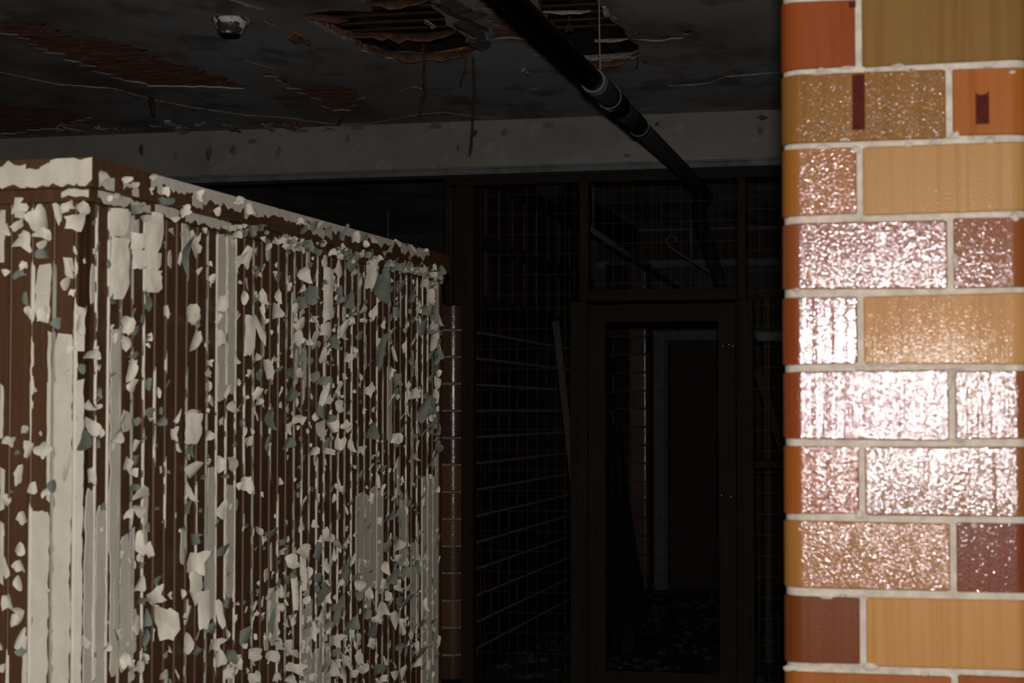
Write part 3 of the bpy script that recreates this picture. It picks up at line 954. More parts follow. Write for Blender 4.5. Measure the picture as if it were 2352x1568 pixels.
# shelf unit at the right of the gate, seen through mesh
sf = thing('shelf_board', 'dim braced shelf behind the mesh right of the gate', 'shelf', (hit(1762, 1064, 1, 9.4).x, 9.4, 0))
x0, x1 = hit(1735, 1060, 1, 9.4).x, hit(1850, 1060, 1, 9.4).x
zs = hit(1762, 1060, 1, 9.4).z
wbox('shelf', x0, x1, 9.3, 9.75, zs - .03, zs, M_LIGHTPLANK, sf)
for xx in (x0 + .02, x1 - .06):
    wbox('leg', xx, xx + .04, 9.68, 9.72, 0.001, zs + .9, M_PLANK, sf)
slab('brace', hit(1800, 1040, 1, 9.66), hit(1738, 850, 1, 9.66), .02, .02, M_PLANK, sf)
wbox('shelf', x0, x1, 9.5, 9.75, hit(1760, 770, 1, 9.5).z - .03, hit(1760, 762, 1, 9.5).z, M_GREYTRIM, sf)

# ------------------------------------------------------------------ hanging bits from the ceiling
def strap(name, pts, Y0, r, label):
    q = [hit(x, y, 1, Y0) for x, y in pts]
    q[0] = Vector((q[0].x, q[0].y, max(q[0].z, CEIL + .02)))
    o = thing(name, label, 'strap', q[0])
    t_ = []
    for i in range(len(q) - 1):
        for j in range(4):
            p = q[i].lerp(q[i + 1], j / 4)
            t_.append(p + Vector((R.uniform(-.003, .003), R.uniform(-.003, .003), 0)))
    t_.append(q[-1])
    rad = [r * R.uniform(.75, 1.25) for _ in t_]
    rad[-1] = r * .5
    tube('strap', t_, rad, M_RUST, o, 6)
    a = t_[0]
    lathe('nail', [(.010, -.004), (.012, .0), (.004, .006)], (a.x, a.y, CEIL + .012), M_RUST, o, 8)
    return o
strap('hanging_strap', [(970, 78), (974, 150), (976, 205), (964, 262)], 6.72, .006, 'rusty strap hanging from the torn ceiling hole, left of the pair')
strap('hanging_strap', [(1077, 104), (1070, 150), (1057, 197)], 6.85, .0045, 'short slanted rusty strap hanging beside the longest one')
strap('hanging_strap', [(1087, 112), (1090, 200), (1086, 300), (1079, 350)], 6.85, .0055, 'longest rusty strap hanging down in front of the cream beam')
strap('hanging_strap', [(1462, 118), (1476, 130), (1484, 146)], 7.05, .005, 'short black torn strand at the ceiling hole right of the pipe')
strap('hanging_strap', [(1464, 128), (1465, 145), (1461, 158)], 7.0, .004, 'tiny torn strand under the ceiling hole near the column')
strap('hanging_strap', [(1312, 8), (1307, 50), (1300, 76)], 6.5, .006, 'dark strand hanging inside the ceiling hole right of the pipe')
strap('hanging_strap', [(1230, -12), (1233, 10), (1236, 30)], 6.3, .012, 'orange rusted strap at the very top beside the pipe')
strap('hanging_strap', [(802, 248), (790, 268), (774, 287)], 8.15, .007, 'slanted dark shred hanging from the brown ceiling patch')
strap('hanging_strap', [(344, 214), (350, 240), (354, 266)], 7.4, .012, 'dark shred hanging from the ceiling above the peeling partition')

# lamp holder
lc = hit(530, 44, 2, CEIL)
lamp = thing('lamp_holder', 'white porcelain lamp holder on the ceiling with flaking paint', 'lamp holder', (lc.x, lc.y, CEIL))
lathe('base', [(.067, -.001), (.067, -.010), (.060, -.018), (.060, -.022)], (lc.x, lc.y, CEIL), M_PORC, lamp, 28)
lathe('socket', [(.058, -.022), (.054, -.030), (.043, -.050), (.036, -.056)], (lc.x, lc.y, CEIL), M_PORC, lamp, 28)
lathe('socket_rim', [(.034, -.056), (.034, -.062), (.028, -.062)], (lc.x, lc.y, CEIL), M_TARP, lamp, 20)

# rubble on the floor
rv, rf = [], []
RR = random.Random(77)
for i in range(900):
    x, y = RR.uniform(-2.2, 0.6), RR.uniform(8.9, 13.3)
    if x > x0 - .15 and 9.2 < y < 9.9:
        continue
    if (abs(x - run[-1][0]) < .12 and abs(y - run[-1][1]) < .12) or (rows[-1][0].x - .08 < x < rows[-1][6].x + .08 and rows[-1][0].y - .2 < y < rows[0][0].y + .2):
        continue
    s = RR.uniform(.006, .035)
    a = RR.uniform(0, 3.14)
    o_ = len(rv)
    for (dx, dy, dz) in ((-1, -.7, 0), (1, -.6, 0), (.8, .7, 0), (-.9, .6, 0), (-.5, -.4, .5), (.6, -.3, .4), (.4, .4, .6), (-.4, .3, .4)):
        X, Y = dx * s, dy * s * RR.uniform(.6, 1)
        rv.append((x + X * math.cos(a) - Y * math.sin(a), y + X * math.sin(a) + Y * math.cos(a), dz * s + .0))
    rf += [tuple(k_ + o_ for k_ in f) for f in BOXF]
rub = link('floor_rubble', mesh('floor_rubble', rv, rf, M_RUBBLE))
rub['kind'] = 'stuff'; tag(rub, 'scattered plaster rubble on the dark floor behind the cage', 'rubble')

# ------------------------------------------------------------------ peeling beadboard partition
B2 = Vector((-1.8351, 3.686, 0.0))
D_ = Vector((0.04769, 0.99886, 0.0))          # along the long side
N_ = Vector((0.99886, -0.04769, 0.0))         # outward from the long side
LEN = 2.56
P_S, P_F = 0.058, 0.0545
ZC0, ZC1 = 1.822, 1.9185                      # underside of the moulding, top of the cap
part = thing('beadboard_partition', 'brown beadboard partition with cream paint peeling off in curled flakes', 'partition', B2)

class Plane:
    def __init__(s, o, u, n):
        s.o, s.u, s.n = o, u, n
    def at(s, u, z, off=0.0):
        return s.o + s.u * u + s.n * off + Vector((0, 0, z))
    def uv(s, px, py, off=0.0):
        p = hit_plane(px, py, s.o + s.n * off, s.n)
        return (p - s.o).dot(s.u), p.z
SIDE = Plane(B2, D_, N_)
FRONT_P = Plane(B2, -N_, -D_)

def strip_mesh(name, plane, prof, z0, z1, m, u0=0.0):
    """profile of (u, off) swept from z0 to z1 on a partition plane, in partition space"""
    n = len(prof)
    vs = [plane.at(u0 + u, z, o) - part.location for z in (z0, z1) for (u, o) in prof]
    fs = [(k, (k + 1) % n, n + (k + 1) % n, n + k) for k in range(n)]
    fs += [tuple(range(n))[::-1], tuple(range(n, 2 * n))]
    # the outline runs along +u then back; flip when the frame is left handed
    if plane.u.cross(Vector((0, 0, 1))).dot(plane.n) < 0:
        fs = [f[::-1] for f in fs]
    return mesh(name, vs, fs, m)

def board_profile(p):
    b = p - 0.0055
    return [(0.0, 0.0), (p - .0115, 0.0), (p - .0105, -.004), (b - .0036, -.001), (b - .0025, .0022), (b, .0036), (b + .0025, .0022), (b + .0036, -.001), (p - .0004, -.004), (p - .0004, -.02), (0.0, -.02)]

boards = {}
def make_boards(plane, p, u_first, count, key):
    me = strip_mesh('board', plane, board_profile(p), 0.0, ZC0 - .0005, M_BOARD)
    for k in range(count):
        if k == 0 and u_first < 0:           # the first board is cut off at the corner
            pf = [(max(u, -u_first), o_) for u, o_ in board_profile(p)]
            o = link('board', strip_mesh('board', plane, pf, 0.0, ZC0 - .0005, M_BOARD), part, plane.u * u_first)
        else:
            o = link('board', me, part, plane.u * (u_first + p * k))
        boards[(key, k)] = (o, u_first + p * k)
US0 = 0.048 - P_S + 0.0055
NS = int((LEN - US0) / P_S)
make_boards(SIDE, P_S, US0, NS, 's')
UF0 = 0.024 - P_F + 0.0055
NF = 24
make_boards(FRONT_P, P_F, UF0, NF, 'f')
# corner bead and end post
def on_plane_box(name, plane, u0, u1, o0, o1, z0, z1, m):
    return link(name, strip_mesh(name, plane, [(u0, o1), (u1, o1), (u1, o0), (u0, o0)], z0, z1, m), part)
on_plane_box('end_post', SIDE, US0 + NS * P_S + .001, US0 + NS * P_S + .03, -.05, .006, 0.0, ZC0 - .001, M_BOARD)
# cap: fascia and moulding run on both faces
LS = US0 + NS * P_S + 0.045
LF = UF0 + NF * P_F + 0.02
ZM = ZC0 + .030
on_plane_box('cap_moulding', SIDE, -.016, LS - .012, -.03, .016, ZC0, ZM - .0005, M_BOARD)
on_plane_box('cap_fascia', SIDE, -.030, LS, -.05, .030, ZM, ZC1, M_BOARD)
on_plane_box('cap_moulding', FRONT_P, .031, LF, -.03, .016, ZC0, ZM - .0005, M_BOARD)
on_plane_box('cap_fascia', FRONT_P, .051, LF, -.05, .030, ZM, ZC1, M_BOARD)
def cap_end(name, o0, o1, z0, z1):      # the mitred front end of the cap, in front of the side run
    return link(name, strip_mesh(name, FRONT_P, [(-o1, o1), (.051, o1), (.051, o0), (-o1, o0)], z0, z1, M_BOARD), part)

RF = random.Random(33)
def film(plane, u0, u1, z0, z1, off, m=None, taper=True, name='paint_film', amp=.004):
    """a flat skin of paint with ragged edges lying on a surface"""
    if u1 - u0 < .004 or z1 - z0 < .006:
        return
    rows = max(2, int((z1 - z0) / .014))
    off += RF.uniform(.0, .0010)
    vs, fs = [], []
    t = .0016
    jl = jr = 0.0
    a_ = min(amp, (u1 - u0) * .2)
    for i in range(rows + 1):
        f = i / rows
        z = z0 + (z1 - z0) * f
        jl = jl * .6 + RF.uniform(-a_, a_) * .7
        jr = jr * .6 + RF.uniform(-a_, a_) * .7
        w = 1.0
        if taper:
            e = min(f, 1 - f) * (z1 - z0) / max(.012, (u1 - u0) * .5)
            w = min(1.0, .62 + .38 * e ** .5)
        c = (u0 + u1) / 2
        hw = (u1 - u0) / 2 * w
        a, b = max(u0 - .001, c - hw + jl), min(u1 + .001, c + hw + jr)
        zz = z + (RF.uniform(-.004, .004) if 0 < i < rows else 0)
        z2 = z + (RF.uniform(-.004, .004) if 0 < i < rows else RF.uniform(-.008, .008))
        for (u, o, q) in ((a, 0, zz), (a + .0006, t, zz), (b - .0006, t, z2), (b, 0, z2)):
            vs.append(plane.at(u, q, off + o) - part.location)
    for i in range(rows):
        for k in range(3):
            fs.append((i * 4 + k, i * 4 + k + 1, (i + 1) * 4 + k + 1, (i + 1) * 4 + k))
    fs += [(3, 2, 1, 0), tuple(rows * 4 + k for k in range(4))]
    if plane.u.cross(Vector((0, 0, 1))).dot(plane.n) > 0:
        pass
    else:
        fs = [f[::-1] for f in fs]
    link(name, mesh(name, vs, fs, m or M_CREAM), part)

bead_segs = {k: [] for k in boards}
def film_px(key, x0, y0, x1, y1, m=None, beads=True, taper=True):
    """a painted area given by its photographed extent, laid board by board on the plane"""
    plane, p = (SIDE, P_S) if key == 's' else (FRONT_P, P_F)
    ua, _ = plane.uv(x0, (y0 + y1) / 2); ub, _ = plane.uv(x1, (y0 + y1) / 2)
    _, zt = plane.uv((x0 + x1) / 2, y0); _, zb = plane.uv((x0 + x1) / 2, y1)
    if y1 >= 1560:
        zb = max(0.1, zb - RF.uniform(0, .4))
    ua, ub = min(ua, ub), max(ua, ub)
    zt = min(zt, ZC0 - .001)
    for (kk, k), (o, u) in boards.items():
        if kk != key:
            continue
        a, b = max(ua, u - .0006), min(ub, u + p - .0092)
        if kk == 'f':
            a = max(a, .0005)
        if b - a > .006:
            film(plane, a, b, zb + RF.uniform(-.02, .02), zt + (RF.uniform(-.02, .0)), 0.0, m, taper and b - a > .03, amp=.006)
        c = u + p - .0055
        if beads and ua - .01 < c < ub + .01:
            bead_segs[(kk, k)].append((zb, zt, 1))

# --- painted areas still holding, front face
FILM_F = [
    (82, 598, 118, 745), (110, 752, 166, 900), (108, 870, 194, 1135), (112, 1080, 194, 1568), (66, 1155, 112, 1568),
    (60, 1155, 110, 1240), (0, 462, 12, 600), (0, 870, 8, 1020), (0, 1072, 10, 1160), (0, 1185, 8, 1340),
    (174, 700, 194, 790), (50, 1440, 62, 1568), (150, 590, 170, 640), (118, 460, 168, 500), (20, 462, 62, 490),
    (-300, 700, -120, 1568), (-90, 460, -40, 800), (176, 462, 194, 500)]
for f in FILM_F:
    film_px('f', *f)
FILM_S = [
    (250, 470, 300, 545), (251, 548, 298, 672), (250, 930, 278, 1270), (252, 1215, 306, 1530), (192, 1108, 214, 1568), (218, 1150, 248, 1568),
    (252, 740, 276, 960), (278, 930, 305, 1010), (497, 525, 519, 920), (522, 530, 540, 900), (473, 1060, 498, 1440), (517, 1110, 538, 1380),
    (888, 835, 900, 1020), (816, 1120, 880, 1360), (918, 1138, 938, 1326), (968, 1090, 1004, 1568), (944, 1240, 962, 1440), (300, 480, 318, 560),
    (433, 500, 446, 560), (980, 640, 1004, 720), (838, 1150, 850, 1400), (690, 1380, 716, 1568), (712, 1480, 760, 1568), (612, 1350, 634, 1470)]
for f in FILM_S:
    film_px('s', *f, taper=True)
# scattered small skins on the side boards, more of them towards the far end and the foot
for i in range(90):
    k = RF.randrange(0, NS)
    u = boards[('s', k)][1]
    z = RF.uniform(0.15, 1.8)
    if z > 1.0 and RF.random() < .5:
        continue
    w = RF.uniform(.010, .03)
    a = u + RF.choice((0, P_S - .0125 - w))
    film(SIDE, a, a + w, z, z + RF.uniform(.03, .16), 0.0)

# --- paint held along the beads: broken pale lines
RBD = random.Random(3)
def bead_mesh(plane, p, segs, m):
    b = p - .0055
    prof = [(b - .0046, -.0005), (b - .0028, .0030), (b, .0046), (b + .0028, .0030), (b + .0046, -.0005)]
    vs, fs = [], []
    flip = plane.u.cross(Vector((0, 0, 1))).dot(plane.n) < 0
    for (z0, z1, kind) in segs:
        rows = max(1, int((z1 - z0) / .018))
        o_ = len(vs)
        for i in range(rows + 1):
            z = z0 + (z1 - z0) * i / rows
            w = RBD.choice((RBD.uniform(.5, 1.0), RBD.uniform(.8, 1.1), 1.6 if RBD.random() < .25 else .8)) if 0 < i < rows else .3
            if kind and 0 < i < rows:
                w = RBD.uniform(1.15, 1.3)
            sh_ = RBD.uniform(-.0012, .0012) * (0 if kind else 1)
            for (u, o) in prof:
                vs.append(plane.at(b + (u - b) * w + sh_, z, o if w > .5 else o * .9) - plane.o)
        for i in range(rows):
            for k in range(4):
                q = (o_ + i * 5 + k, o_ + i * 5 + k + 1, o_ + (i + 1) * 5 + k + 1, o_ + (i + 1) * 5 + k)
                fs.append(q[::-1] if flip else q)
    return mesh('bead_paint', vs, fs, m, True)
for (kk, k), (o, u) in boards.items():
    plane, p = (SIDE, P_S) if kk == 's' else (FRONT_P, P_F)
    segs = list(bead_segs[(kk, k)])
    cover = RBD.choice([.95, .9, .85, .7, .5]) if kk == 's' else .45
    if kk == 's' and k in (6, 7):
        cover = .12
    z = 0.06
    while z < ZC0 - .02:
        l = RBD.uniform(.04, .5) * (1.2 if cover > .8 else .7)
        z1 = min(z + l, ZC0 - .003)
        if RBD.random() < cover:
            segs.append((z, z1, 0))
        z = z1 + RBD.uniform(.004, .03) + (RBD.uniform(0, .15) if cover < .6 else 0)
    m = M_CREAM if RBD.random() < .6 else M_DULL
    if segs:
        link('bead_paint', bead_mesh(plane, p, segs, m), o)

# --- cap films
def cap_film(key, x0, x1, f0, f1, which='fascia'):
    plane = SIDE if key == 's' else FRONT_P
    off, za, zb = (.030, ZM, ZC1) if which == 'fascia' else (.016, ZC0, ZM - .0005)
    off += RF.uniform(.0002, .0014)
    ym = 400 if key == 'f' else 400 + (x0 - 215) * .25
    ua, ub = sorted((plane.uv(x0, ym, off)[0], plane.uv(x1, ym, off)[0]))
    # swept along u: build as film on a swapped frame
    n = max(2, int((ub - ua) / .015))
    vs, fs = [], []
    lo = hi = 0
    for i in range(n + 1):
        u = ua + (ub - ua) * i / n
        lo = lo * .4 + RF.uniform(-.010, .010); hi = hi * .4 + RF.uniform(-.010, .010)
        if f1 >= 1: hi = 0
        if f0 <= 0: lo = 0
        z0, z1 = za + (zb - za) * f0 + lo, za + (zb - za) * f1 + hi
        e = min(i, n - i) / n
        if e == 0:
            m_ = (z0 + z1) / 2 + RF.uniform(-.008, .008); z0 = m_ + (z0 - m_) * .8; z1 = m_ + (z1 - m_) * .8
        z0, z1 = max(z0, za + .0005), min(z1, zb - .0005)
        for (z, o) in ((z0, 0), (z0 + .0006, .0016), (z1 - .0006, .0016), (z1, 0)):
            vs.append(plane.at(u, z, off + o) - part.location)
    for i in range(n):
        for k in range(3):
            fs.append((i * 4 + k, (i + 1) * 4 + k, (i + 1) * 4 + k + 1, i * 4 + k + 1))
    if plane.u.cross(Vector((0, 0, 1))).dot(plane.n) < 0:
        fs = [f[::-1] for f in fs]
    link('paint_film', mesh('paint_film', vs, fs, M_CREAM), part)
for c in [('f', -200, -20, .1, .9), ('f', -8, 60, .06, .86), ('f', 50, 100, .08, .72), ('f', 92, 130, .10, .86), ('f', 115, 184, .12, 1.0), ('f', 180, 212, .05, .95),
          ('s', 226, 262, .02, .5), ('s', 282, 300, .25, .5), ('s', 302, 318, .05, .3), ('s', 345, 640, .55, 1.0), ('s', 640, 905, .62, 1.0), ('s', 920, 985, .55, .95), ('s', 360, 372, .3, .9), ('s', 440, 465, .2, .6), ('s', 560, 600, .35, .75), ('s', 700, 760, .3, .7), ('s', 880, 900, .2, .5)]:
    cap_film(*c)
for c in [('f', 142, 205, .1, .95), ('f', -100, -30, .1, 1), ('s', 224, 300, .1, 1.0), ('s', 300, 345, .2, .95), ('s', 355, 410, .15, 1.0), ('s', 425, 505, .1, 1.0), ('s', 505, 530, .2, .9), ('s', 640, 700, .2, .9), ('s', 770, 800, .1, .8), ('s', 900, 1010, .1, .9)]:
    cap_film(*c, which='mould')

# --- curled flakes
RK = random.Random(17)
def flake_shape(seed):
    """unit flake: a thin curled scrap, cream skin on one side, primer on the other, a rim between"""
    rr = random.Random(seed)
    n = rr.choice((6, 7, 8, 9))
    prof = []
    angs = sorted(2 * math.pi * (k + rr.uniform(-.38, .38)) / n for k in range(n))
    for a in angs:
        sq = 1.0 / max(abs(math.cos(a)), abs(math.sin(a)))
        r_ = sq * rr.choice((rr.uniform(.45, .7), rr.uniform(.75, 1.0), rr.uniform(.85, 1.05)))
        prof.append((math.cos(a) * r_, math.sin(a) * r_))
    ring = []                              # edge midpoints too, so the curl can bend
    for k in range(n):
        a, b = prof[k], prof[(k + 1) % n]
        g = rr.uniform(.95, 1.22)
        ring += [a, ((a[0] + b[0]) / 2 * g, (a[1] + b[1]) / 2 * g)]
    n = len(ring)
    th = rr.uniform(-.5, .5) + rr.choice((0, 0, math.pi / 2))
    cv, tw, hook = rr.choice((1, 1, -1)) * rr.uniform(.2, .8), rr.uniform(-.3, .3), rr.uniform(0, .5)
    def zf(x, y):
        q = x * math.cos(th) + y * math.sin(th)
        return cv * q * q + tw * x * y + hook * max(0, q - .3) ** 2
    pts = [(0, 0)] + [(x * .55, y * .55) for x, y in ring] + ring
    m = len(pts)
    T = .03
    top = [(x, y, zf(x, y) + T) for x, y in pts]
    bot = [(x, y, zf(x, y) - T) for x, y in pts]
    vs = top + bot + [top[1 + n + k] for k in range(n)] + [bot[1 + n + k] for k in range(n)]
    fs, mi = [], []
    for k in range(n):
        k2 = (k + 1) % n
        fs.append((0, 1 + k, 1 + k2)); mi.append(0)
        fs.append((1 + k, 1 + n + k, 1 + n + k2, 1 + k2)); mi.append(0)
        fs.append((m, m + 1 + k2, m + 1 + k)); mi.append(1)
        fs.append((m + 1 + k, m + 1 + k2, m + 1 + n + k2, m + 1 + n + k)); mi.append(1)
        fs.append((2 * m + k, 2 * m + n + k, 2 * m + n + k2, 2 * m + k2)); mi.append(0)
    return vs, fs, mi
def sheet_shape(seed):
    """a larger hanging sheet of paint: squared top, rounded foot, bowed outwards"""
    rr = random.Random(seed)
    edge = []
    nx, ny = 5, 7
    L = [-1 + rr.uniform(0, .16) for _ in range(ny)]
    Rr = [1 - rr.choice((rr.uniform(0, .1), rr.uniform(0, .35))) for _ in range(ny)]
    bow, lift = rr.uniform(.10, .25), rr.uniform(.05, .2)
    top, vs, fs, mi = [], [], [], []
    for j in range(ny):
        v = j / (ny - 1)
        y = 1 - 2 * v
        f = 1.0 if v < .75 else math.sqrt(max(.12, 1 - ((v - .75) / .27) ** 2))
        for i in range(nx):
            q = i / (nx - 1)
            x = L[j] + (Rr[j] * (f if rr.random() < 2 else 1) - L[j]) * q
            top.append((x, y + rr.uniform(-.09, .04) * (j in (0, ny - 1)), bow * (1 - x * x) + lift * v * v))
    m = len(top)
    T = .012
    vs = [(x, y, z + T) for x, y, z in top] + [(x, y, z - T) for x, y, z in top]
    for j in range(ny - 1):
        for i in range(nx - 1):
            a = j * nx + i
            fs.append((a, a + nx, a + nx + 1, a + 1)); mi.append(0)
            fs.append((m + a, m + a + 1, m + a + nx + 1, m + a + nx)); mi.append(1)
    ring = [i for i in range(nx)] + [j * nx + nx - 1 for j in range(1, ny)] + [(ny - 1) * nx + i for i in range(nx - 2, -1, -1)] + [j * nx for j in range(ny - 2, 0, -1)]
    o_ = len(vs)
    vs += [vs[i] for i in ring] + [vs[m + i] for i in ring]
    n = len(ring)
    for k in range(n):
        fs.append((o_ + k, o_ + (k + 1) % n, o_ + n + (k + 1) % n, o_ + n + k)); mi.append(0)
    return vs, fs, mi
SHAPES = [flake_shape(s) for s in range(28)] + [sheet_shape(100 + s) for s in range(6)]
MW = [mesh('paint_flake', v, f, [M_FLAKE, M_PRIMER], True, mi) for v, f, mi in SHAPES]
MG = [mesh('paint_flake', v, f, [M_PRIMER, M_FLAKE], True, mi) for v, f, mi in SHAPES]
flakes = []            # (size, type, shape, matrix)
def add_flake(plane, px, py, w_px, h_px, typ, base_off=0.0, roll=None):
    p = hit_plane(px, py, plane.o + plane.n * base_off, plane.n)
    zc = (p - EYE).dot(FW)
    w, h = w_px * zc / F_PX, h_px * zc / F_PX
    to = (EYE - p).normalized()
    side = plane is SIDE
    big = typ == 'R'
    if big:
        typ, k = 'W', RK.uniform(.45, .6)
        roll = RK.uniform(-.05, .05) if roll is None else roll
    elif typ == 'S':
        k = RK.uniform(.0, .22)
    elif typ == 'W':
        k = RK.uniform(.2, .8) if side else RK.uniform(.1, .5)
    else:
        k = RK.uniform(.15, .7)
    nrm = plane.n * (1 - k) + to * k
    nrm += Vector((0, 0, RK.uniform(-.1, .05))) if big else Vector((RK.uniform(-.25, .25), RK.uniform(-.2, .2), RK.uniform(-.5, .4) if typ != 'G' else RK.uniform(-.75, .1)))
    nrm.normalize()
    sin_a = math.sqrt(max(0, 1 - nrm.dot(plane.n) ** 2))
    off = base_off + .005 + min(.45 * w * sin_a, .03)
    p = hit_plane(px, py, plane.o + plane.n * off, plane.n)
    up = Vector((0, 0, 1)); up = (up - nrm * up.dot(nrm)).normalized()
    rt = up.cross(nrm).normalized()
    ro = RK.uniform(-.35, .35) if roll is None else roll
    rt, up = rt * math.cos(ro) + up * math.sin(ro), up * math.cos(ro) - rt * math.sin(ro)
    cosv = max(.35, abs(rt.cross(up).dot(to)))
    w = w / cosv ** .5
    s3 = min(w, h) / 2
    if p.z + h / 2 > ZC0 and base_off < .01 and p.z < ZC0:
        pass
    M = Matrix((( rt.x * w / 2, up.x * h / 2, nrm.x * s3, p.x), (rt.y * w / 2, up.y * h / 2, nrm.y * s3, p.y), (rt.z * w / 2, up.z * h / 2, nrm.z * s3, p.z), (0, 0, 0, 1)))
    flakes.append((w_px * h_px, typ, 28 + RK.randrange(6) if big else RK.randrange(28), M))

CROPS = {1: (2.529, 0, 340), 2: (2.579, 0, 960), 3: (2.8, 520, 460), 4: (2.761, 520, 1000)}
FL1 = """110 340 110 110 W;230 405 120 150 W;100 450 90 70 W;125 540 110 130 W;245 500 120 80 W;235 560 100 60 W;430 430 150 140 W;490 345 90 90 W;340 385 50 140 S;400 335 90 60 W;40 480 60 90 W;260 610 80 70 G;405 690 50 130 W;375 785 100 90 W;435 590 25 60 W;470 1000 60 200 W;330 1020 90 80 G;115 730 90 60 G;135 680 60 60 W;170 960 40 90 W;145 880 40 90 G;240 960 80 120 W;420 840 40 50 W;490 655 20 40 W;
692 430 122 160 R;692 690 124 350 R;660 880 70 60 G;895 490 115 230 R;800 540 95 95 R;810 645 100 110 R;890 655 100 100 R;890 770 115 130 R;865 890 60 140 G;840 410 80 40 S;1075 600 70 270 G;1120 560 70 180 S;1110 960 75 120 W;1130 1110 75 140 W;1235 760 55 65 W;735 1030 80 100 W;735 1130 70 110 W;765 1290 70 140 W;785 1065 60 70 G;860 1375 65 90 G;780 1205 65 55 G;530 1195 95 60 S;1395 650 60 130 W;1210 1310 45 70 W;1215 1250 45 45 W;870 1535 80 60 G;1120 1545 110 60 W;960 940 40 90 W;1340 1500 70 70 W;770 1380 60 90 W;830 1000 40 70 G;1150 980 40 60 G;1290 900 60 110 W;1285 1110 60 110 W;1270 1000 40 80 W;1235 1470 60 70 S;1310 1400 50 90 S;720 1000 50 60 W;470 1280 60 60 G;510 1500 70 70 W;570 1500 40 40 W;1120 1010 40 50 W;410 1170 60 60 W;400 1300 50 40 W"""
FL2 = """60 140 80 70 W;255 190 110 130 W;110 335 60 150 W;35 490 70 70 W;300 400 100 90 G;190 420 70 80 W;270 440 60 60 W;130 590 70 100 W;120 770 70 90 W;110 870 70 90 W;100 980 100 100 W;50 1090 70 120 W;110 1140 90 60 W;100 1200 80 80 W;125 1290 60 160 W;110 1385 110 50 G;20 880 50 180 W;10 660 40 120 W;395 260 70 220 W;550 50 110 120 W;510 150 110 130 G;150 70 50 60 W;165 190 60 100 W;10 1480 40 80 W;110 600 40 60 G;
530 335 70 110 W;750 265 80 80 W;810 165 60 90 W;810 250 45 100 G;800 325 65 65 W;835 450 130 80 W;830 545 90 80 W;800 405 80 50 G;830 750 70 170 W;875 790 70 110 W;915 1065 140 110 W;965 1225 150 190 W;860 1185 45 110 G;865 1290 55 120 G;810 1230 60 130 W;820 980 55 110 W;1145 60 110 180 R;1125 170 55 110 G;1145 310 95 130 W;1030 100 50 100 W;1120 440 50 150 W;1120 500 40 120 G;1165 860 130 160 W;1160 960 90 140 R;1205 1130 80 220 R;1115 1160 60 110 W;1150 710 85 80 G;1310 270 65 100 W;1385 270 90 100 S;1315 545 70 110 W;1320 790 85 90 G;1300 1170 55 200 W;1120 1340 75 120 W;1270 1340 90 100 W;1245 1250 60 80 G;1410 1450 65 90 W;1355 1510 65 100 W;1360 1410 75 80 G;740 1430 80 110 W;820 1470 70 90 W;1240 110 60 70 W;945 20 65 80 G;1430 400 50 60 W;800 20 60 60 G;600 90 30 80 W;680 110 80 110 S;945 960 50 80 G;840 1080 60 60 G;1140 1060 70 120 S;1330 340 50 40 G;870 640 40 60 G;770 570 60 90 W;1300 1420 60 100 W;1170 1390 50 80 G;960 1530 60 60 S;860 1410 50 60 W;690 1280 60 80 S;500 1330 60 90 S;930 530 30 30 G"""
FL3 = """120 370 100 160 W;230 620 70 110 W;150 860 80 260 R;215 800 60 280 S;495 470 110 110 W;655 600 75 330 R;665 720 110 90 W;720 440 65 130 W;640 380 70 180 S;640 835 100 110 W;760 830 65 140 W;470 800 85 110 W;460 890 80 110 W;930 470 85 190 R;810 410 75 140 G;1000 550 95 260 G;630 1010 65 140 W;670 910 100 110 G;530 610 110 170 G;1265 820 80 170 G;1265 700 85 80 G;1335 740 60 140 G;990 990 80 320 G;890 710 65 75 W;830 710 45 65 W;945 730 60 110 W;1010 800 35 55 W;1060 890 50 100 W;1070 980 35 120 W;925 1220 65 130 W;1210 1240 55 75 W;1350 1250 45 110 W;1310 620 55 110 W;1270 520 45 100 W;620 1250 70 200 W;660 1290 65 75 W;200 1240 75 95 W;210 1290 65 55 W;410 1240 115 115 G;400 1100 75 95 G;340 1090 45 65 G;260 1090 65 130 W;270 1400 90 150 G;465 1400 95 75 W;600 1480 85 130 W;680 1450 85 110 W;720 1330 65 95 W;620 1340 85 130 G;770 1450 75 75 W;920 1480 85 110 G;1260 1340 60 200 G;1325 1390 45 90 W;1360 870 55 90 G;1330 920 55 110 W;1360 990 55 80 G;1330 820 55 45 W;640 1160 80 65 G;560 1130 95 75 G;1090 1530 65 75 W;1100 1160 65 95 G;340 500 65 85 G;330 610 55 100 W;310 710 65 110 S;490 650 75 95 G;450 690 65 75 W;800 770 60 60 W;880 770 60 40 W;780 640 60 140 G;1120 560 50 110 G;1090 720 60 80 G;560 900 50 150 S;440 940 70 60 G;480 1010 50 80 G;540 1040 60 70 G;770 1010 60 60 W;730 1220 50 110 S;830 960 50 40 W;1140 950 40 90 W;1170 1190 40 60 W;1360 1140 50 60 G;1100 1240 60 70 G;1290 1260 60 60 G;190 1010 50 70 S;40 1330 60 70 S;400 1470 40 110 W;140 1550 60 60 W;860 870 60 60 G;1190 760 60 50 G;1190 620 60 80 G;720 640 50 80 G;580 1390 60 60 W;660 1400 60 80 G;120 620 60 100 W;150 1120 50 60 S;1060 1100 50 70 W;720 590 60 100 G;560 760 60 60 S"""
FL3C = """490 190 65 65 G;565 170 65 95 G;475 135 55 55 W;655 200 65 85 G;745 230 55 85 G;825 230 65 95 W;885 240 65 75 G;900 285 55 45 W;170 60 120 80 W;1280 320 35 30 W;1100 270 85 35 W;770 170 40 50 G;75 15 60 40 W;610 160 50 60 S;1180 300 60 60 S;960 250 60 50 S"""
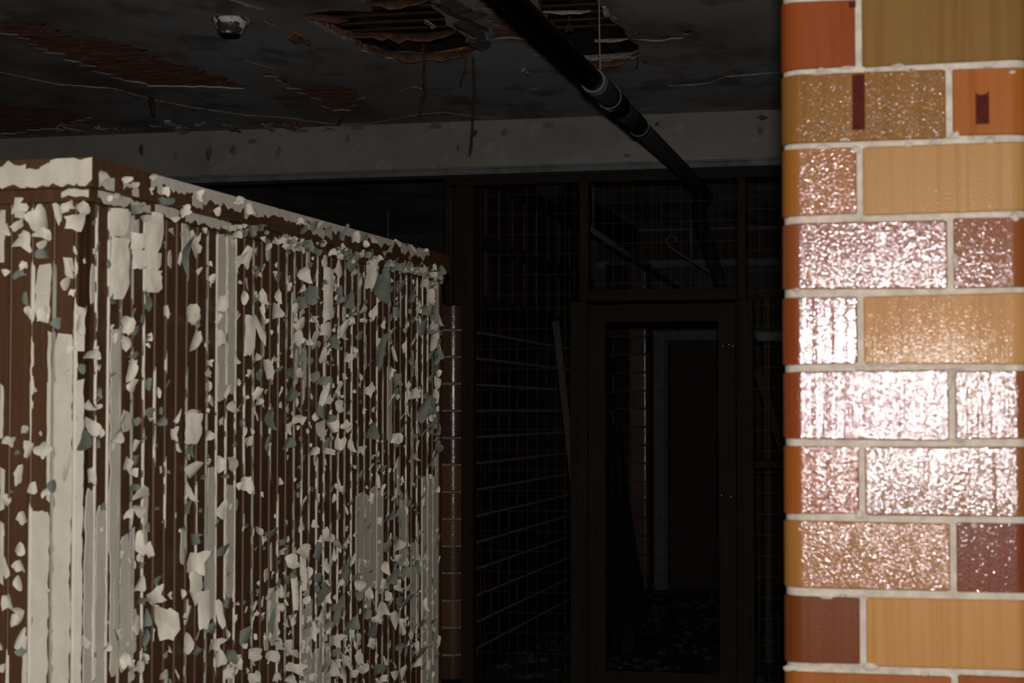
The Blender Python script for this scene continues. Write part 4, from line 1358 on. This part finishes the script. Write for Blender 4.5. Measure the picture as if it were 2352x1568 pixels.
FL3M = """160 190 70 90 G;215 170 80 60 G;390 290 70 60 G;265 295 55 60 W;690 335 65 60 W;1040 410 90 45 W;1170 380 65 60 G;1330 430 55 55 W;100 220 60 70 G;440 300 70 60 S;530 290 80 60 G;620 270 70 60 S;780 330 70 60 G;860 350 60 60 S;930 340 60 60 G;1000 350 70 50 S;1090 430 80 50 G;1250 430 70 60 S;1370 450 60 60 G;30 180 80 50 W;320 265 60 50 S;740 300 60 50 W;590 330 50 60 G;1390 490 50 60 S"""
FL1C = """610 160 80 90 W;745 180 70 40 W;785 215 60 50 W;960 245 60 60 W;1150 280 60 80 W;1270 365 50 60 W;1390 300 60 50 W;890 170 50 50 S"""
FL1M = """690 270 60 60 S;860 255 70 50 S;960 310 120 70 G;1070 365 80 80 W;1020 415 70 40 W;1320 465 60 40 W;1390 455 50 40 W;800 350 90 60 G;900 290 50 60 S;630 290 60 40 W"""
FL4 = """120 300 95 120 W;205 600 65 65 W;290 620 75 100 G;135 40 65 80 W;390 50 75 100 G;490 730 90 110 W;410 810 95 110 W;345 740 55 55 W;580 740 65 150 G;635 640 65 130 W;700 690 85 70 W;735 850 95 120 G;635 840 55 90 W;490 870 45 220 R;530 860 45 70 W;590 900 65 90 G;435 1000 50 200 R;500 1040 75 65 W;600 1010 75 170 G;640 1030 55 100 W;710 1100 55 270 G;610 1150 85 110 W;660 1230 65 100 W;690 1300 95 100 W;790 1190 85 80 G;850 950 95 70 W;840 1010 75 65 G;900 1010 65 90 W;1085 700 90 80 W;1005 830 65 100 W;1000 950 55 90 W;1000 1100 85 140 W;1070 1170 65 160 W;1110 1200 45 140 W;950 1170 85 70 W;1100 1340 55 110 G;390 1340 85 100 W;430 1380 90 55 W;440 1480 140 80 W;300 1390 95 100 W;170 1390 105 100 W;130 1270 95 140 G;180 1530 85 85 W;60 1430 75 85 W;20 1500 85 110 W;320 1120 55 160 W;430 1170 45 90 W;590 1410 95 130 S;740 1420 75 90 W;740 1510 85 110 W;840 1410 65 130 W;870 1480 85 85 W;950 1480 85 90 G;800 1510 65 75 W;1200 1440 45 100 W;1130 1500 55 110 W;1010 1480 55 65 G;720 50 75 100 W;650 100 85 55 W;550 100 65 55 W;640 60 75 100 G;785 60 55 100 W;855 90 55 70 W;1070 20 65 65 W;1195 130 45 65 W;1160 960 65 65 W;20 1390 70 80 G;290 1200 60 230 G;330 1330 60 70 W;500 1200 60 80 G;500 1330 60 120 S;540 1230 60 140 W;640 1190 60 90 G;680 1090 50 80 G;750 1270 60 110 G;880 1130 60 70 G;930 1240 80 130 G;840 1300 70 110 W;700 1370 70 60 G;820 900 80 50 G;1030 700 60 90 G;1030 520 70 50 G;980 540 50 60 W;1090 780 70 70 W;1060 870 70 110 G;1090 950 60 80 W;1040 900 60 90 G;1130 860 60 60 G;1150 1050 60 120 G;1180 1250 60 60 S;1230 1200 60 90 G;1260 1080 40 100 W;1200 1340 40 90 W;1240 1370 60 80 G;1290 1460 60 80 S;1090 1060 60 80 G;1020 1020 50 60 W;920 1320 60 90 W;600 660 50 60 W;560 560 50 60 W;480 580 40 80 W;340 680 60 60 G;380 720 50 60 G;430 880 60 60 G;380 920 50 80 G;280 1010 60 120 S;270 60 50 160 G;580 400 40 70 W;690 400 40 70 W;920 400 40 70 W;985 350 30 90 W;400 1540 90 60 W;560 1530 80 60 W;650 1480 80 110 S;700 1440 60 80 W;330 1530 70 70 W;490 1530 50 90 W;1070 1520 60 80 W;990 1540 60 60 W"""
def load(txt, crop, base):
    s, ox, oy = CROPS[crop]
    for it in txt.replace('\n', '').split(';'):
        if not it.strip():
            continue
        a = it.split()
        px, py, w, h = ox + float(a[0]) / s, oy + float(a[1]) / s, float(a[2]) / s, float(a[3]) / s
        pl = FRONT_P if px < 194 else SIDE
        add_flake(pl, px, py, w, h, a[4], base)
load(FL1, 1, 0); load(FL2, 2, 0); load(FL3, 3, 0); load(FL4, 4, 0)
load(FL3C, 3, .031); load(FL1C, 1, .031); load(FL3M, 3, .017); load(FL1M, 1, .017)
# small flakes: dense towards the far end and the foot
def dens(x, y):
    d = .22
    if x > 560: d = .45
    if 640 < x and y > 1200: d = 1.0
    if 660 < x < 1010 and 560 < y < 1010: d = .75
    if 540 < x < 660 and 1000 < y < 1250: d = .12
    if 340 < x < 430: d *= .5
    return d
cnt = 0
while cnt < 560:
    x, y = RK.uniform(215, 1005), RK.uniform(500, 1700)
    if y < 470 + (x - 215) * .23 or RK.random() > dens(x, y):
        continue
    near = (1005 - x) / 790
    s = RK.uniform(7, 17) * (.8 + .35 * near)
    add_flake(SIDE, x, y, s * RK.uniform(.7, 1.1), s * RK.uniform(.8, 2.0), RK.choice('WWWGGGSSS'))
    cnt += 1
# narrow scraps clinging to the beads
for i in range(520):
    k = RK.randrange(0, NS)
    u = boards[('s', k)][1] + P_S - .0055 + RK.uniform(-.004, .012)
    z = RK.uniform(.4, 1.8)
    q = SIDE.at(u, z, .004) - EYE
    zc = q.dot(FW)
    px, py = 1176 + F_PX * q.dot(RT) / zc, 784 - F_PX * q.dot(UP) / zc
    if RK.random() > .35 + .65 * dens(px, py):
        continue
    add_flake(SIDE, px, py, RK.uniform(4, 10), RK.uniform(10, 38), RK.choice('WWGGSS'))
for i in range(50):
    add_flake(FRONT_P, RK.uniform(-200, 110), RK.uniform(470, 1650), RK.uniform(8, 22), RK.uniform(8, 26), RK.choice('WWWG'))
for i in range(120):                     # curled edge of the far end of the cap
    x = RK.uniform(520, 1015)
    y = 460 + (x - 215) * .228 + RK.uniform(-22, 6)
    s = RK.uniform(8, 18)
    add_flake(SIDE, x, y, s * 1.2, s, RK.choice('WGGSS'), .018)
for i in range(40):                      # chips standing off the far end edge
    y = RK.uniform(640, 1060)
    add_flake(SIDE, RK.uniform(990, 1010), y, RK.uniform(8, 20), RK.uniform(12, 34), RK.choice('WGGGS'), .004)
flakes.sort(key=lambda f: -f[0])
ipl = Matrix.Translation(-part.location)
for (s, typ, sh_i, M) in flakes[:290]:
    o = link('paint_flake', (MG if typ == 'G' else MW)[sh_i], part)
    o.matrix_local = ipl @ M
sv, sfc, smi = [], [], []
for (s, typ, sh_i, M) in flakes[290:]:
    v, f, mi = SHAPES[sh_i]
    o_ = len(sv)
    MM = ipl @ M
    sv += [MM @ Vector(p) for p in v]
    sfc += [tuple(i + o_ for i in q) for q in f]
    smi += [(1 - i if typ == 'G' else i) for i in mi]
o = link('small_paint_flakes', mesh('small_paint_flakes', sv, sfc, [M_FLAKE, M_PRIMER], True, smi), part)
o['kind'] = 'stuff'
